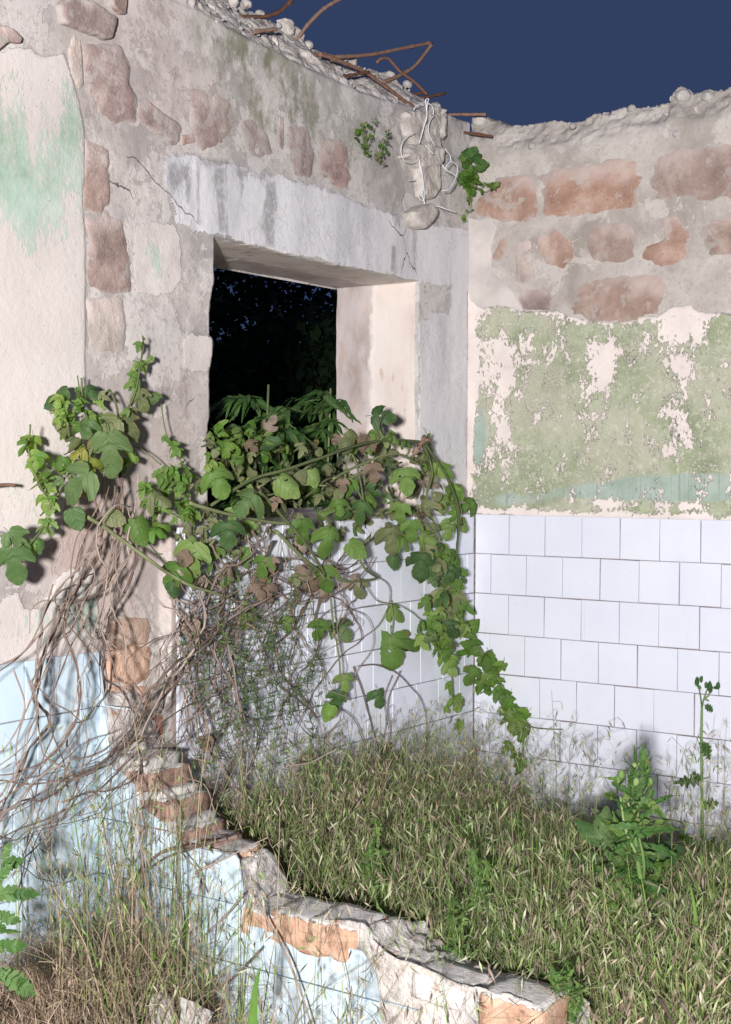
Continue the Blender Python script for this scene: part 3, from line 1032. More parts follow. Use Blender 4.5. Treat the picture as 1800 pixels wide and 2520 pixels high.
def tile_mesh(name, w, h, top=None):
    """tile lying in local x (right) z (up), face towards -y, back at y=0; top: optional broken upper outline"""
    if top is None:
        pts = [(0, 0), (w, 0), (w, h), (0, h)]
    else:
        pts = [(0, 0), (w, 0)] + top[::-1]
    n = len(pts)
    cx, cz = sum(p[0] for p in pts) / n, sum(p[1] for p in pts) / n
    b = .0016
    V = [(x, 0, z) for x, z in pts] + [(x, -TT + b, z) for x, z in pts]
    for x, z in pts:
        V.append((x + (b if x < cx else -b), -TT, z + (b if z < cz else -b)))
    F = []
    for i in range(n):
        j = (i + 1) % n
        F += [(i, j, n + j, n + i), (n + i, n + j, 2 * n + j, 2 * n + i)]
    F.append(tuple(range(2 * n, 3 * n)))
    me = bpy.data.meshes.new(name)
    me.from_pydata(V, [], F)
    me.update()
    return me


_tc = {}


def lay_tile(parent, mat, wall, a, z, w, h, top=None, off=0.0):
    """wall 'R' (x runs right) / 'B' (y runs to the corner) / 'P'"""
    key = (round(w, 4), round(h, 4), mat.name)
    if top is None:
        if key not in _tc:
            _tc[key] = tile_mesh('tile', w, h)
        me = _tc[key]
    else:
        me = tile_mesh('tile', w, h, top)
    o = link('tile', me, mat, parent)
    jx, jz, jd = RS.randn(3) * (.0004, .0004, .0006)
    rot = Matrix.Rotation(RS.randn() * .004, 4, 'Y') @ Matrix.Rotation(RS.randn() * .005, 4, 'X') @ Matrix.Rotation(RS.randn() * .005, 4, 'Z')
    if wall == 'B':
        M = Matrix.Translation((-TT + off + jd, a + jx, z + jz)) @ Matrix.Rotation(math.pi / 2, 4, 'Z') @ rot
    elif wall == 'R':
        M = Matrix.Translation((a + jx, TT + off + jd, z + jz)) @ rot
    else:
        M = Matrix.Translation((a + jx, YP + TT + off + jd, z + jz)) @ rot
    o.matrix_basis = M
    return o


for r_ in range(9):
    z0 = ZT - .002 - (r_ + 1) * TJ + (TJ - TS)
    # tiled wall
    x = .003
    first = [.146, .069, .146, .066, .130, .066, .146, .08, .146][r_]
    w = first
    while x < 1.75:
        lay_tile(tile_wall, M_TILE_W, 'R', x, z0, w - .0030, TS)
        x += w
        w = TJ
    # window wall, white side
    y = -.004
    w = [.12, .05, .14, .07, .10, .06, .13, .09, .12][r_]
    while y > YP + PT + .03:
        w_ = min(w, y - (YP + PT) - .005)
        if w_ > .02:
            lay_tile(win_wall, M_TILE_W, 'B', y - w_ + .0022, z0, w_ - .0022, TS)
        y -= w
        w = TJ
# window wall, blue side
for r_ in range(8):
    z0 = ZBT - .003 - (r_ + 1) * TJ + (TJ - TS)
    y = YP + .003
    w = [.11, .07, .15, .06, .12, .05, .14, .08][r_]
    while y > -2.75:
        lay_tile(win_wall, M_TILE_B, 'B', y - w + .0022, z0, w - .0022, TS, off=-.02)
        y -= w
        w = TJ

# ================================================================ broken partition (left face y = YP, runs along +x)
part_wall = empty('broken_partition', (.8, YP, 0), 'low broken brick partition with pale blue tiles and crumbled orange top', 'wall', kind='thing')


def hP(x, y):
    p = hit(x, y, 1, YP)
    return (p[0], p[2])


_pp = [(236, 1690), (250, 1710), (262, 1760), (285, 1880), (335, 1935), (349, 1975), (388, 2008), (421, 2036), (452, 2076), (521, 2090), (574, 2100), (584, 2150), (594, 2215), (600, 2262),
       (665, 2262), (700, 2258), (890, 2272), (903, 2320), (950, 2348), (972, 2360), (1040, 2388), (1120, 2420), (1205, 2448), (1300, 2466), (1365, 2484), (1378, 2530), (1480, 2580), (1700, 2680)]
PTOP = np.array(sorted([hP(*q) for q in _pp]))
_tp = [(243, 1640), (272, 1880), (330, 1930), (345, 1985), (388, 2016), (421, 2044), (449, 2081), (521, 2095), (582, 2106), (590, 2150), (596, 2200), (598, 2278), (665, 2292), (776, 2312), (888, 2342), (930, 2420), (940, 2600), (950, 2800)]
TTOP = np.array(sorted([hP(*q) for q in _tp]))


def p_top(x): return np.interp(x, PTOP[:, 0], PTOP[:, 1])


def part_mat():
    t = NT('partition_masonry')
    dep, top, pl, _, _ = t.attr('lay_a')
    n = t.noise(14, 6, .65)
    f = t.noise(90, 5, .7)
    mort = t.ramp(n, [(.3, L(178, 171, 167)), (.5, L(208, 201, 197)), (.7, L(226, 221, 217))])
    br = t.ramp(t.noise(10, 5, .6, off=(3, 3, 3)), [(.3, L(160, 122, 102)), (.5, L(192, 152, 128)), (.7, L(210, 176, 154))])
    mb = t.sm(t.add(t.noise(7, 5, .6, off=(1, 6, 2)), t.mul(top, -.08)), .56, .62)
    col = t.mix(mb, mort, br)
    pcol = t.ramp(n, [(.3, L(206, 192, 184)), (.6, L(228, 220, 214))])
    pcol = t.mix(t.sm(t.noise(30, 5, .65), .56, .66, 0, .5), pcol, L(188, 170, 160))
    col = t.mix(t.mul(t.sm(dep, .003, .001), t.sm(top, .6, .2)), col, L(150, 144, 140))
    col = t.mix(t.sm(pl, -.003, .003), col, pcol)
    col = t.mix(t.sm(f, .55, .75, 0, .4), col, L(130, 118, 110))
    return t.out(col, t.add(t.add(t.mul(n, 1.0), t.mul(f, .6)), t.mul(t.noise(45, 5, .7, off=(3, 1, 1)), .9)), .014)


M_P = part_mat()


def p_solid(u, v): return np.minimum(p_top(u) - v, XE - .03 - u) + n2(u, v, 16, 4, seed=9) * .012


def p_place(u, v, d):
    y = np.full(u.shape, YP + .012) + n2(u, v, 16, 4, seed=9) * .004
    dx = np.where(d > 0, n2(u + v, d, 12, 4, seed=10) * .02 + n2(u + v, d, 40, 3, seed=14) * .012, 0)
    dz = np.where(d > 0, n2(u, d, 11, 4, seed=11) * .014 + np.abs(n2(u, d, 30, 4, seed=12)) * .022 - .030 - .01 * sstep(d, .2, .27), 0)
    dz = dz - sstep(d, .14, .26) * np.where(u < hP(612, 2200)[0], .15, .035)
    edge = sstep(d, .0, .03)
    gone = d > PT - .005
    return np.stack([np.maximum(u + dx * edge, XB - .02), y + np.minimum(d, PT) * .985, np.where(gone, 0, v + dz * edge)], 1)


def p_attrs(u, v, d):
    pl = np.where(d > 0.004, -1, u - hP(905, 2340)[0] + n2(u, v, 14, 4, seed=13) * .02)
    pl = np.where((u > hP(1190, 2460)[0]), np.minimum(pl, p_top(u) - v - .05 - n2(u, v, 14, 3) * .02), pl)
    la = np.stack([d, sstep(p_top(u) - v, .1, 0), pl, d * 0], 1)
    return {'lay_a': la}


XE = hP(1340, 2500)[0]
us = np.arange(-.05, XE, .0075)
vs = np.arange(0.0, 1.75, .0075)
sheet('masonry', part_wall, us, vs, p_solid, p_place, p_attrs, M_P, depth_fn=lambda u, v: np.full(u.shape, PT), nd=26)


# blue tiles on the partition
for r_ in range(9):
    z0 = ZBT - .003 - (r_ + 1) * TJ + (TJ - TS)
    x = -.0208
    w = [.12, .08, .1, .06, .13, .05, .11, .07, .1][r_]
    while x < 1.4:
        ww = w - .0022
        xs = np.linspace(0, ww, 15)
        tz = np.interp(x + xs, TTOP[:, 0], TTOP[:, 1]) - z0 + n2(x + xs, xs * 0 + z0, 30, 3) * .004
        if tz.min() >= TS:
            lay_tile(part_wall, M_TILE_B, 'P', x, z0, ww, TS)
        elif tz.max() > .012:
            tz = np.clip(tz, .002, TS)
            lay_tile(part_wall, M_TILE_B, 'P', x, z0, ww, TS, top=[(float(a), float(b)) for a, b in zip(xs, tz)])
        x += w
        w = TJ


def brick(parent, c, size, rotz, tilt, mat, seed, name='brick'):
    import bmesh
    bm = bmesh.new()
    bmesh.ops.create_cube(bm, size=1.0)
    bmesh.ops.subdivide_edges(bm, edges=bm.edges, cuts=5, use_grid_fill=True)
    P = np.array([v.co[:] for v in bm.verts])
    P = P / np.maximum(1, (np.abs(P * 2) ** 16).sum(1, keepdims=True) ** (1 / 16))     # worn corners
    P = P * np.array(size)
    k = fbm(P * 22 + seed * 3.3, 4)
    nrm = P / (np.linalg.norm(P, axis=1, keepdims=True) + 1e-6)
    P = P + nrm * (k[:, None] * .009)
    for v, p in zip(bm.verts, P):
        v.co = p
    me = bpy.data.meshes.new(name)
    bm.to_mesh(me); bm.free()
    me.polygons.foreach_set('use_smooth', np.ones(len(me.polygons), dtype=bool))
    o = link(name, me, mat, parent)
    o.matrix_basis = Matrix.Translation(c) @ Matrix.Rotation(rotz, 4, 'Z') @ Matrix.Rotation(tilt, 4, 'Y')
    return o


def onP(px, py, dy=0.0):
    p = hit(px, py, 1, YP + dy)
    return Vector(p)


# bricks of the broken top: grey mortar still sticks to their upper faces
def brick_top_mat(name, src, lo):
    t = NT(name)
    n = t.noise(20, 6, .65); f = t.noise(120, 4, .7)
    col = t.ramp(n, [(.3, src[0]), (.5, src[1]), (.7, src[2])])
    nz = t.node('ShaderNodeSeparateXYZ')
    g_ = t.node('ShaderNodeNewGeometry')
    t.t.links.new(g_.outputs['Normal'], nz.inputs[0])
    k = t.sm(t.add(nz.outputs[2], t.mul(t.add(t.noise(26, 5, .65, off=(2, 2, 2)), -.5), 2.2)), lo, lo + .12)
    col = t.mix(k, col, t.ramp(t.noise(30, 5, .65), [(.3, L(186, 181, 178)), (.5, L(214, 210, 207)), (.7, L(230, 227, 224))]))
    col = t.mix(t.sm(f, .5, .7, 0, .4), col, src[0])
    return t.out(col, t.add(t.add(n, t.mul(f, .5)), t.mul(k, .5)), .008)


ORANGE = (L(172, 134, 112), L(198, 160, 136), L(214, 186, 166))
REDDISH = (L(132, 104, 92), L(160, 128, 116), L(180, 156, 144))
M_BT = brick_top_mat('orange_brick_with_mortar', ORANGE, .55)
M_BTR = brick_top_mat('red_brick_with_mortar', REDDISH, .75)
for (px, py, dy, sz, m, tl) in ((690, 2262, .075, (.17, .15, .07), M_BT, .03), (775, 2278, .078, (.17, .158, .085), M_BT, .03), (858, 2296, .078, (.14, .16, .085), M_BT, .04), (760, 2262, .215, (.24, .115, .075), M_BT, .03), (872, 2282, .21, (.17, .11, .075), M_BT, .05),
                                (965, 2352, .20, (.20, .11, .065), M_BT, .08), (1050, 2385, .22, (.18, .10, .07), M_BT, .10), (1000, 2376, .09, (.12, .15, .05), M_BT, .16), (1130, 2432, .20, (.20, .13, .06), M_BT, .06), (1225, 2455, .20, (.16, .13, .07), M_BT, .05),
                                (1110, 2424, .07, (.15, .13, .06), M_MORTAR, .1), (1290, 2484, .075, (.16, .15, .085), M_BT, .05), (1310, 2496, .15, (.12, .20, .09), M_BT, .02), (1200, 2466, .08, (.14, .14, .07), M_MORTAR, .08),
                                (655, 2232, .11, (.13, .17, .05), M_MORTAR, .08), (622, 2240, .06, (.08, .10, .05), M_MORTAR, .05),
                                (545, 2097, .085, (.15, .165, .045), M_BT, .05), (500, 2080, .085, (.14, .165, .062), M_BTR, .02), (465, 2048, .085, (.13, .165, .062), M_BTR, .03), (440, 2014, .085, (.13, .165, .03), M_MORTAR, .02), (425, 1980, .085, (.13, .165, .065), M_BTR, .02), (402, 1945, .085, (.12, .165, .03), M_MORTAR, 0), (385, 1912, .085, (.11, .165, .065), M_BTR, .03), (365, 1872, .085, (.11, .165, .04), M_MORTAR, .02)):
    brick(part_wall, onP(px, py, dy), sz, RS.randn() * .05, tl, m, px)
def cD(pts): return [(150 + x * .3079, 1450 + y * .3079) for x, y in pts]


for k, (p, m) in enumerate((([(410, 250), (560, 232), (700, 240), (712, 330), (690, 440), (500, 452), (395, 420)], M_BRICK), ([(385, 470), (560, 462), (705, 460), (720, 560), (690, 715), (600, 750), (390, 740)], M_BRICK),
                            ([(390, 790), (560, 772), (720, 790), (712, 930), (640, 985), (400, 960)], M_BRICK), ([(430, 1020), (700, 1010), (900, 1020), (920, 1150), (820, 1210), (700, 1205), (450, 1200)], M_BRICK_DK))):
    slab('brick', win_wall, polyB(cD(p)), placeB(XB), .05, .006, .01, .006, m, n=72, seed=120 + k, jit=.12)
# crumbs on the break
for m_, sd_ in ((M_CONC, 141), (M_BRICK, 151)):
    items = []
    for k in range(150 if m_ is M_CONC else 60):
        u = .12 + (XE - .14) * RS.rand()
        d = RS.rand() * .11
        s = .004 + .009 * RS.rand() ** 2.2
        items.append(((u, YP + .012 + d, float(p_top(u)) - .030 + s * .3), s, .6 + .4 * RS.rand()))
    joined_rocks('crumbs', part_wall, items, m_, sd_)
# ================================================================ plant helpers
def leaf_mat(name, a, b, c, trans=.35, veins=.5, rough=.55):
    t = NT(name)
    r = t.rnd()
    ax, ay, rim, _, _ = t.attr('lay_a')
    n = t.noise(14, 4, .6)
    col = t.ramp(t.add(t.mul(r, .75), t.mul(n, .25)), [(.15, a), (.5, b), (.85, c)])
    w = t.math('SINE', t.mul(t.add(ay, t.mul(ax, -.75)), 30.0))
    vein = t.math('MAXIMUM', t.sm(w, .82, 1.0), t.sm(ax, .035, .012))
    col = t.mix(t.mul(vein, t.mul(t.sm(t.noise(30, 3), .35, .65), veins * .6)), col, c)
    col = t.mix(t.sm(t.noise(70, 4, .65), .60, .72, 0, .55), col, L(120, 106, 62))
    col = t.mix(t.mul(t.sm(rim, .7, 1.0), t.sm(t.noise(22, 4, .65, off=(1, 1, 7)), .52, .64, 0, .75)), col, L(140, 118, 72))
    t.out(col, t.add(t.mul(vein, -.35), t.mul(t.noise(60, 3, .6), .5)), .003)
    t.b.inputs['Roughness'].default_value = rough
    t.b.inputs['Specular IOR Level'].default_value = .3
    tr = t.node('ShaderNodeBsdfTranslucent')
    t.put(tr.inputs['Color'], t.hsv(col, .48, 1.15, 1.4))
    mx = t.node('ShaderNodeMixShader')
    mx.inputs[0].default_value = trans
    t.t.links.new(t.b.outputs[0], mx.inputs[1]); t.t.links.new(tr.outputs[0], mx.inputs[2])
    # insect holes and missing bits
    hole = t.sm(t.add(t.noise(42, 2, .5, off=(4, 4, 4)), t.mul(t.math('GREATER_THAN', ax, .05), .02)), .735, .74)
    ho = t.node('ShaderNodeBsdfTransparent')
    m2 = t.node('ShaderNodeMixShader')
    t.put(m2.inputs[0], hole)
    t.t.links.new(mx.outputs[0], m2.inputs[1]); t.t.links.new(ho.outputs[0], m2.inputs[2])
    t.t.links.new(m2.outputs[0], t.t.nodes['Material Output'].inputs[0])
    return t.m


M_LEAF = {'dark': leaf_mat('old_hop_leaf', (.048, .100, .036), (.072, .142, .046), (.125, .190, .075)),
          'mid': leaf_mat('hop_leaf', (.088, .170, .036), (.130, .230, .054), (.195, .280, .090)),
          'young': leaf_mat('young_hop_leaf', (.120, .215, .040), (.165, .285, .060), (.235, .345, .090), .4, .3),
          'yellow': leaf_mat('yellowing_leaf', (.15, .19, .03), (.24, .24, .04), (.28, .27, .09)),
          'dull': leaf_mat('dusty_leaf', (.100, .122, .052), (.150, .172, .076), (.200, .215, .110), .25, .3),
          'dead': leaf_mat('withered_leaf', (.15, .105, .075), (.22, .165, .125), (.30, .235, .19), .25, .3, .8),
          'weed': leaf_mat('weed_leaf', (.045, .115, .028), (.075, .165, .042), (.125, .220, .075), .35, .5),
          'bright': leaf_mat('bright_weed_leaf', (.075, .180, .025), (.110, .240, .040), (.180, .310, .070), .4, .4)}


def stem_mat(name, a, b, c):
    t = NT(name)
    n = t.noise(40, 5, .65)
    col = t.ramp(t.add(t.mul(t.rnd(), .6), t.mul(n, .4)), [(.2, a), (.5, b), (.8, c)])
    col = t.mix(t.sm(t.noise(160, 3, .6), .55, .7, 0, .5), col, a)
    return t.out(col, n, .002)


M_DRY = stem_mat('dry_bine', (.12, .082, .066), (.215, .155, .128), (.37, .30, .26))
M_GSTEM = stem_mat('green_bine', (.085, .105, .045), (.125, .150, .062), (.20, .215, .11))
M_WSTEM = stem_mat('weed_stalk', (.10, .17, .05), (.16, .24, .08), (.24, .31, .13))
M_RUST = stem_mat('rusty_iron', (.10, .048, .030), (.20, .105, .070), (.34, .22, .17))
M_CABLE = stem_mat('white_cable_skin', (.60, .60, .62), (.72, .72, .74), (.80, .80, .82))
M_WOOD = stem_mat('broken_wood', (.13, .08, .055), (.22, .14, .10), (.34, .24, .18))


def attr_mat(name, trans=.3):
    t = NT(name)
    _, _, _, _, c = t.attr('col')
    t.put(t.b.inputs['Base Color'], c)
    t.b.inputs['Roughness'].default_value = .75
    tr = t.node('ShaderNodeBsdfTranslucent')
    t.put(tr.inputs['Color'], c)
    mx = t.node('ShaderNodeMixShader')
    mx.inputs[0].default_value = trans
    t.t.links.new(t.b.outputs[0], mx.inputs[1]); t.t.links.new(tr.outputs[0], mx.inputs[2])
    t.t.links.new(mx.outputs[0], t.t.nodes['Material Output'].inputs[0])
    return t.m


M_GRASS = attr_mat('grass_blades')


def smooth_path(pts, n):
    p = np.asarray(pts, float)
    if len(p) < 3:
        t = np.linspace(0, 1, n)[:, None]
        return p[0] * (1 - t) + p[-1] * t
    q = np.concatenate([[2 * p[0] - p[1]], p, [2 * p[-1] - p[-2]]])
    m = len(p) - 1
    T = np.linspace(0, m - 1e-6, n)
    i = T.astype(int)
    t = (T - i)[:, None]
    a, b, c, d = q[i], q[i + 1], q[i + 2], q[i + 3]
    return .5 * (2 * b + (c - a) * t + (2 * a - 5 * b + 4 * c - d) * t * t + (3 * b - a - 3 * c + d) * t ** 3)


def tube_np(P, r0, r1=None, sides=5, wob=0.0):
    P = np.asarray(P, float)
    n = len(P)
    r1 = r0 if r1 is None else r1
    T = np.gradient(P, axis=0)
    T /= np.linalg.norm(T, axis=1, keepdims=True) + 1e-9
    ref = np.array([.3, .5, .81])
    A = np.cross(T, ref); A /= np.linalg.norm(A, axis=1, keepdims=True) + 1e-9
    B = np.cross(T, A)
    rad = np.linspace(r0, r1, n)
    if wob:
        rad = rad * (1 + wob * vnoise(P * 60))
    an = np.linspace(0, 2 * math.pi, sides, endpoint=False)
    V = (P[:, None, :] + rad[:, None, None] * (np.cos(an)[None, :, None] * A[:, None, :] + np.sin(an)[None, :, None] * B[:, None, :])).reshape(-1, 3)
    F = []
    for i in range(n - 1):
        for k in range(sides):
            k2 = (k + 1) % sides
            F.append((i * sides + k, i * sides + k2, (i + 1) * sides + k2, (i + 1) * sides + k))
    e = len(V)
    V = np.concatenate([V, P[-1:], P[:1]])
    for k in range(sides):
        k2 = (k + 1) % sides
        F.append(((n - 1) * sides + k, (n - 1) * sides + k2, e, e))
        F.append((k2, k, e + 1, e + 1))
    F = [f if f[2] != f[3] else f[:3] for f in F]
    return V, F


class Mesh:
    def __init__(self):
        self.V, self.F, self.n = [], [], 0

    def add(self, VF):
        V, F = VF
        self.V.append(np.asarray(V)); self.F += [tuple(i + self.n for i in f) for f in F]
        self.n += len(V)

    def tube(self, P, r0, r1=None, sides=5, wob=0.0):
        self.add(tube_np(P, r0, r1, sides, wob))

    def build(self, name, mat, parent=None):
        me = mesh_np(name, np.concatenate(self.V), self.F, True)
        return link(name, me, mat, parent)


def hW(px, py, off):
    """point in front of the walls of the tiled room corner, `off` metres off the nearer wall"""
    a, b = hit(px, py, 0, off), hit(px, py, 1, -off)
    return a if np.dot(a - CAM, FW) < np.dot(b - CAM, FW) else b


# ---------------------------------------------------------------- leaf shapes (x across, y base to tip, unit length)
HALF = {
    'hop3': [(0, 0), (.14, -.10), (.32, -.08), (.52, .06), (.62, .28), (.58, .46), (.40, .36), (.19, .36), (.30, .56), (.31, .72), (.19, .88), (0, 1)],
    'hop5': [(0, 0), (.12, -.16), (.30, -.22), (.46, -.12), (.40, .02), (.60, .08), (.72, .26), (.66, .44), (.46, .40), (.26, .40), (.34, .60), (.28, .80), (0, 1)],
    'ovate': [(0, 0), (.15, -.09), (.32, -.06), (.44, .10), (.47, .30), (.42, .50), (.31, .70), (.16, .88), (0, 1)],
    'young': [(0, 0), (.12, -.03), (.34, .10), (.52, .34), (.34, .34), (.20, .34), (.22, .55), (.14, .78), (0, 1)],
    'sow': [(0, 0), (.06, .05), (.16, .10), (.10, .16), (.22, .24), (.15, .32), (.26, .42), (.17, .50), (.25, .60), (.14, .68), (.16, .80), (.05, .90), (0, 1)],
    'pinnate': [(0, 0), (.03, .10), (.22, .16), (.06, .24), (.28, .36), (.06, .44), (.26, .56), (.05, .62), (.18, .76), (.04, .80), (0, 1)],
    'lance': [(0, 0), (.07, .15), (.10, .40), (.08, .65), (.04, .85), (0, 1)],
}


def leaf_np(kind, seed, droop=.3, cup=.5, ruf=.06, ser=.032):
    rng = np.random.RandomState(seed)
    h = np.array(HALF[kind], float)
    # serration: a small tooth between outline points
    pts = [h[0]]
    for a, b in zip(h[:-1], h[1:]):
        m = (a + b) / 2
        d = b - a
        nrm = np.array([d[1], -d[0]])
        nl = np.linalg.norm(nrm) + 1e-6
        if ser > 0:
            pts.append(m + nrm / nl * ser * (1 if rng.rand() > .3 else -.6))
        pts.append(b)
    h = np.array(pts) * np.array([1 + rng.randn() * .06, 1])
    n = len(h)
    V, A = [], []
    ym = np.clip(h[:, 1] - .45 * h[:, 0], 0, 1)
    ym[0], ym[-1] = 0, 1
    ym = np.maximum.accumulate(ym)
    for s in (0, .55, 1.0):
        for sd in ((1,) if s == 0 else (1, -1)):
            asym = 1 + (rng.randn() * .05 if sd < 0 else 0)
            x = h[:, 0] * s * sd * asym
            y = ym * (1 - s) + h[:, 1] * s
            V.append(np.stack([x, y, np.zeros(n)], 1)); A.append(np.stack([np.abs(x), y, x * 0 + s, x * 0], 1))
    V = np.concatenate(V); A = np.concatenate(A)
    x, y = V[:, 0].copy(), V[:, 1].copy()
    z = -cup * x * x - droop * y * y * (y > 0) + .12 * np.abs(x) * (1 if cup > 0 else 0)
    z += fbm(np.stack([x * 4, y * 4, np.full(len(x), seed * 1.7)], 1), 2) * ruf
    z += -.012 * np.cos(y * 38 - np.abs(x) * 28) * (np.abs(x) > .03) * min(1, ruf * 10)
    # bend along the length
    V[:, 2] = z
    F = []
    o0, oa, ob, oc, od = 0, n, 2 * n, 3 * n, 4 * n
    for i in range(n - 1):
        F += [(i, oa + i, oa + i + 1, i + 1), (oa + i, oc + i, oc + i + 1, oa + i + 1),
              (i + 1, ob + i + 1, ob + i, i), (ob + i + 1, od + i + 1, od + i, ob + i)]
    # petiole
    T, TF = tube_np(np.array([[0, 0, 0], [0, -.12, -.04], [0, -.34, -.14]]), .016, .012, 3)
    F += [tuple(k + len(V) for k in f) for f in TF]
    V = np.concatenate([V, T]); A = np.concatenate([A, np.tile([[0, 0, 0, 0]], (len(T), 1))])
    return V, F, A


_lc = {}


def leaf_mesh(kind, mat, var):
    key = (kind, mat, var)
    if key not in _lc:
        rng = np.random.RandomState(var * 13 + 5)
        kw = dict(droop=.15 + .8 * rng.rand(), cup=.4 + 1.9 * rng.rand(), ruf=.06 + .12 * rng.rand())
        if kind in ('young', 'lance', 'pinnate', 'sow'):
            kw.update(cup=-.2 + .6 * rng.rand(), droop=.2 + .5 * rng.rand())
        if kind == 'lance': kw.update(ser=0.012)
        if mat == 'dead': kw.update(cup=-1.2 + 3 * rng.rand(), droop=.3 + .7 * rng.rand(), ruf=.28)
        V, F, A = leaf_np(kind, var * 31 + len(kind), **kw)
        _lc[key] = mesh_np('leaf', V, F, True, {'lay_a': A})
        _lc[key].materials.append(M_LEAF[mat])
    return _lc[key]


def leaf_matrix(P, tip, nrm, size, sx=1.0):
    t = np.asarray(tip, float); t /= np.linalg.norm(t) + 1e-9
    n = np.asarray(nrm, float); n = n - t * np.dot(n, t); n /= np.linalg.norm(n) + 1e-9
    x = np.cross(t, n)
    M = Matrix([[x[i] * size * sx, t[i] * size, n[i] * size, P[i]] for i in range(3)] + [[0, 0, 0, 1]])
    return M


TOCAM = np.array([.574, -.819, .0])


def put_leaf(parent, kind, mat, P, size, tip=None, nrm=None, centre=True, wild=.45, var=None, sx=1.0):
    if tip is None:
        tip = np.array([0, 0, -1.0]) + RT * RS.randn() * .65 + TOCAM * (.15 + RS.randn() * .35) + np.array([0, 0, .25])
    if nrm is None:
        nrm = TOCAM * .8 + np.array([.35, 0, .55]) + RS.randn(3) * wild
    tip = np.asarray(tip, float); tip = tip / np.linalg.norm(tip)
    if centre:
        P = np.asarray(P) - tip * size * .45
    me = leaf_mesh(kind, mat, RS.randint(7) if var is None else var)
    o = link('leaf', me, None, parent)
    o.matrix_basis = leaf_matrix(P, tip, nrm, size, sx)
    return o


def joined_leaves(name, parent, kinds, n, pick, size, wild=.6):
    """the small leaves past the single ones, one mesh"""
    VV, FF, AA, k0 = [], [], [], 0
    protos = [leaf_np(k, 200 + i, .3, .8, .1, 0)[:3] for i, k in enumerate(kinds)]
    for _ in range(n):
        V, F, A = protos[RS.randint(len(protos))]
        tip = np.array([0, 0, -.7]) + RS.randn(3) * .6
        nr = TOCAM * .6 + np.array([.3, 0, .6]) + RS.randn(3) * wild
        M = np.array(leaf_matrix(pick(), tip, nr, size * (.6 + .8 * RS.rand())))
        VV.append(V @ M[:3, :3].T + M[:3, 3]); AA.append(A)
        FF += [tuple(i + k0 for i in f) for f in F]; k0 += len(V)
    return np.concatenate(VV), FF, np.concatenate(AA)


def in_poly(poly):
    p = np.array(poly, float)
    lo, hi = p.min(0), p.max(0)
    while True:
        q = lo + (hi - lo) * RS.rand(2)
        if sd_poly(q[:1], q[1:], p)[0] > 0:
            return q


def px2m(P, px):
    return px / FOC * np.dot(np.asarray(P) - CAM, FW)


def wander(P, amp, scale=3.0):
    s = RS.rand() * 50
    k = np.stack([fbm(np.asarray(P) * scale + s + 9 * a, 3) for a in range(3)], 1)
    return np.asarray(P) + k * amp


# ================================================================ hop vines
vine_l = empty('hop_vine', tuple(hit(250, 1250, 0, .05)), 'green hop vine clump climbing the cream plaster left of the window', 'vine', 'hop vines on the ruin')
vine_m = empty('hop_vine', tuple(hit(700, 1280, 0, .1)), 'dense hop vine mass spilling over the window sill', 'vine', 'hop vines on the ruin')
vine_r = empty('hop_vine', tuple(hit(1080, 1200, 0, .1)), 'long hop vine strand hanging down the tiled room corner', 'vine', 'hop vines on the ruin')
vine_e = empty('hop_vine', tuple(hit(60, 1300, 0, .2)), 'small hop strand with drooping dark leaves at the far left plaster edge', 'vine', 'hop vines on the ruin')

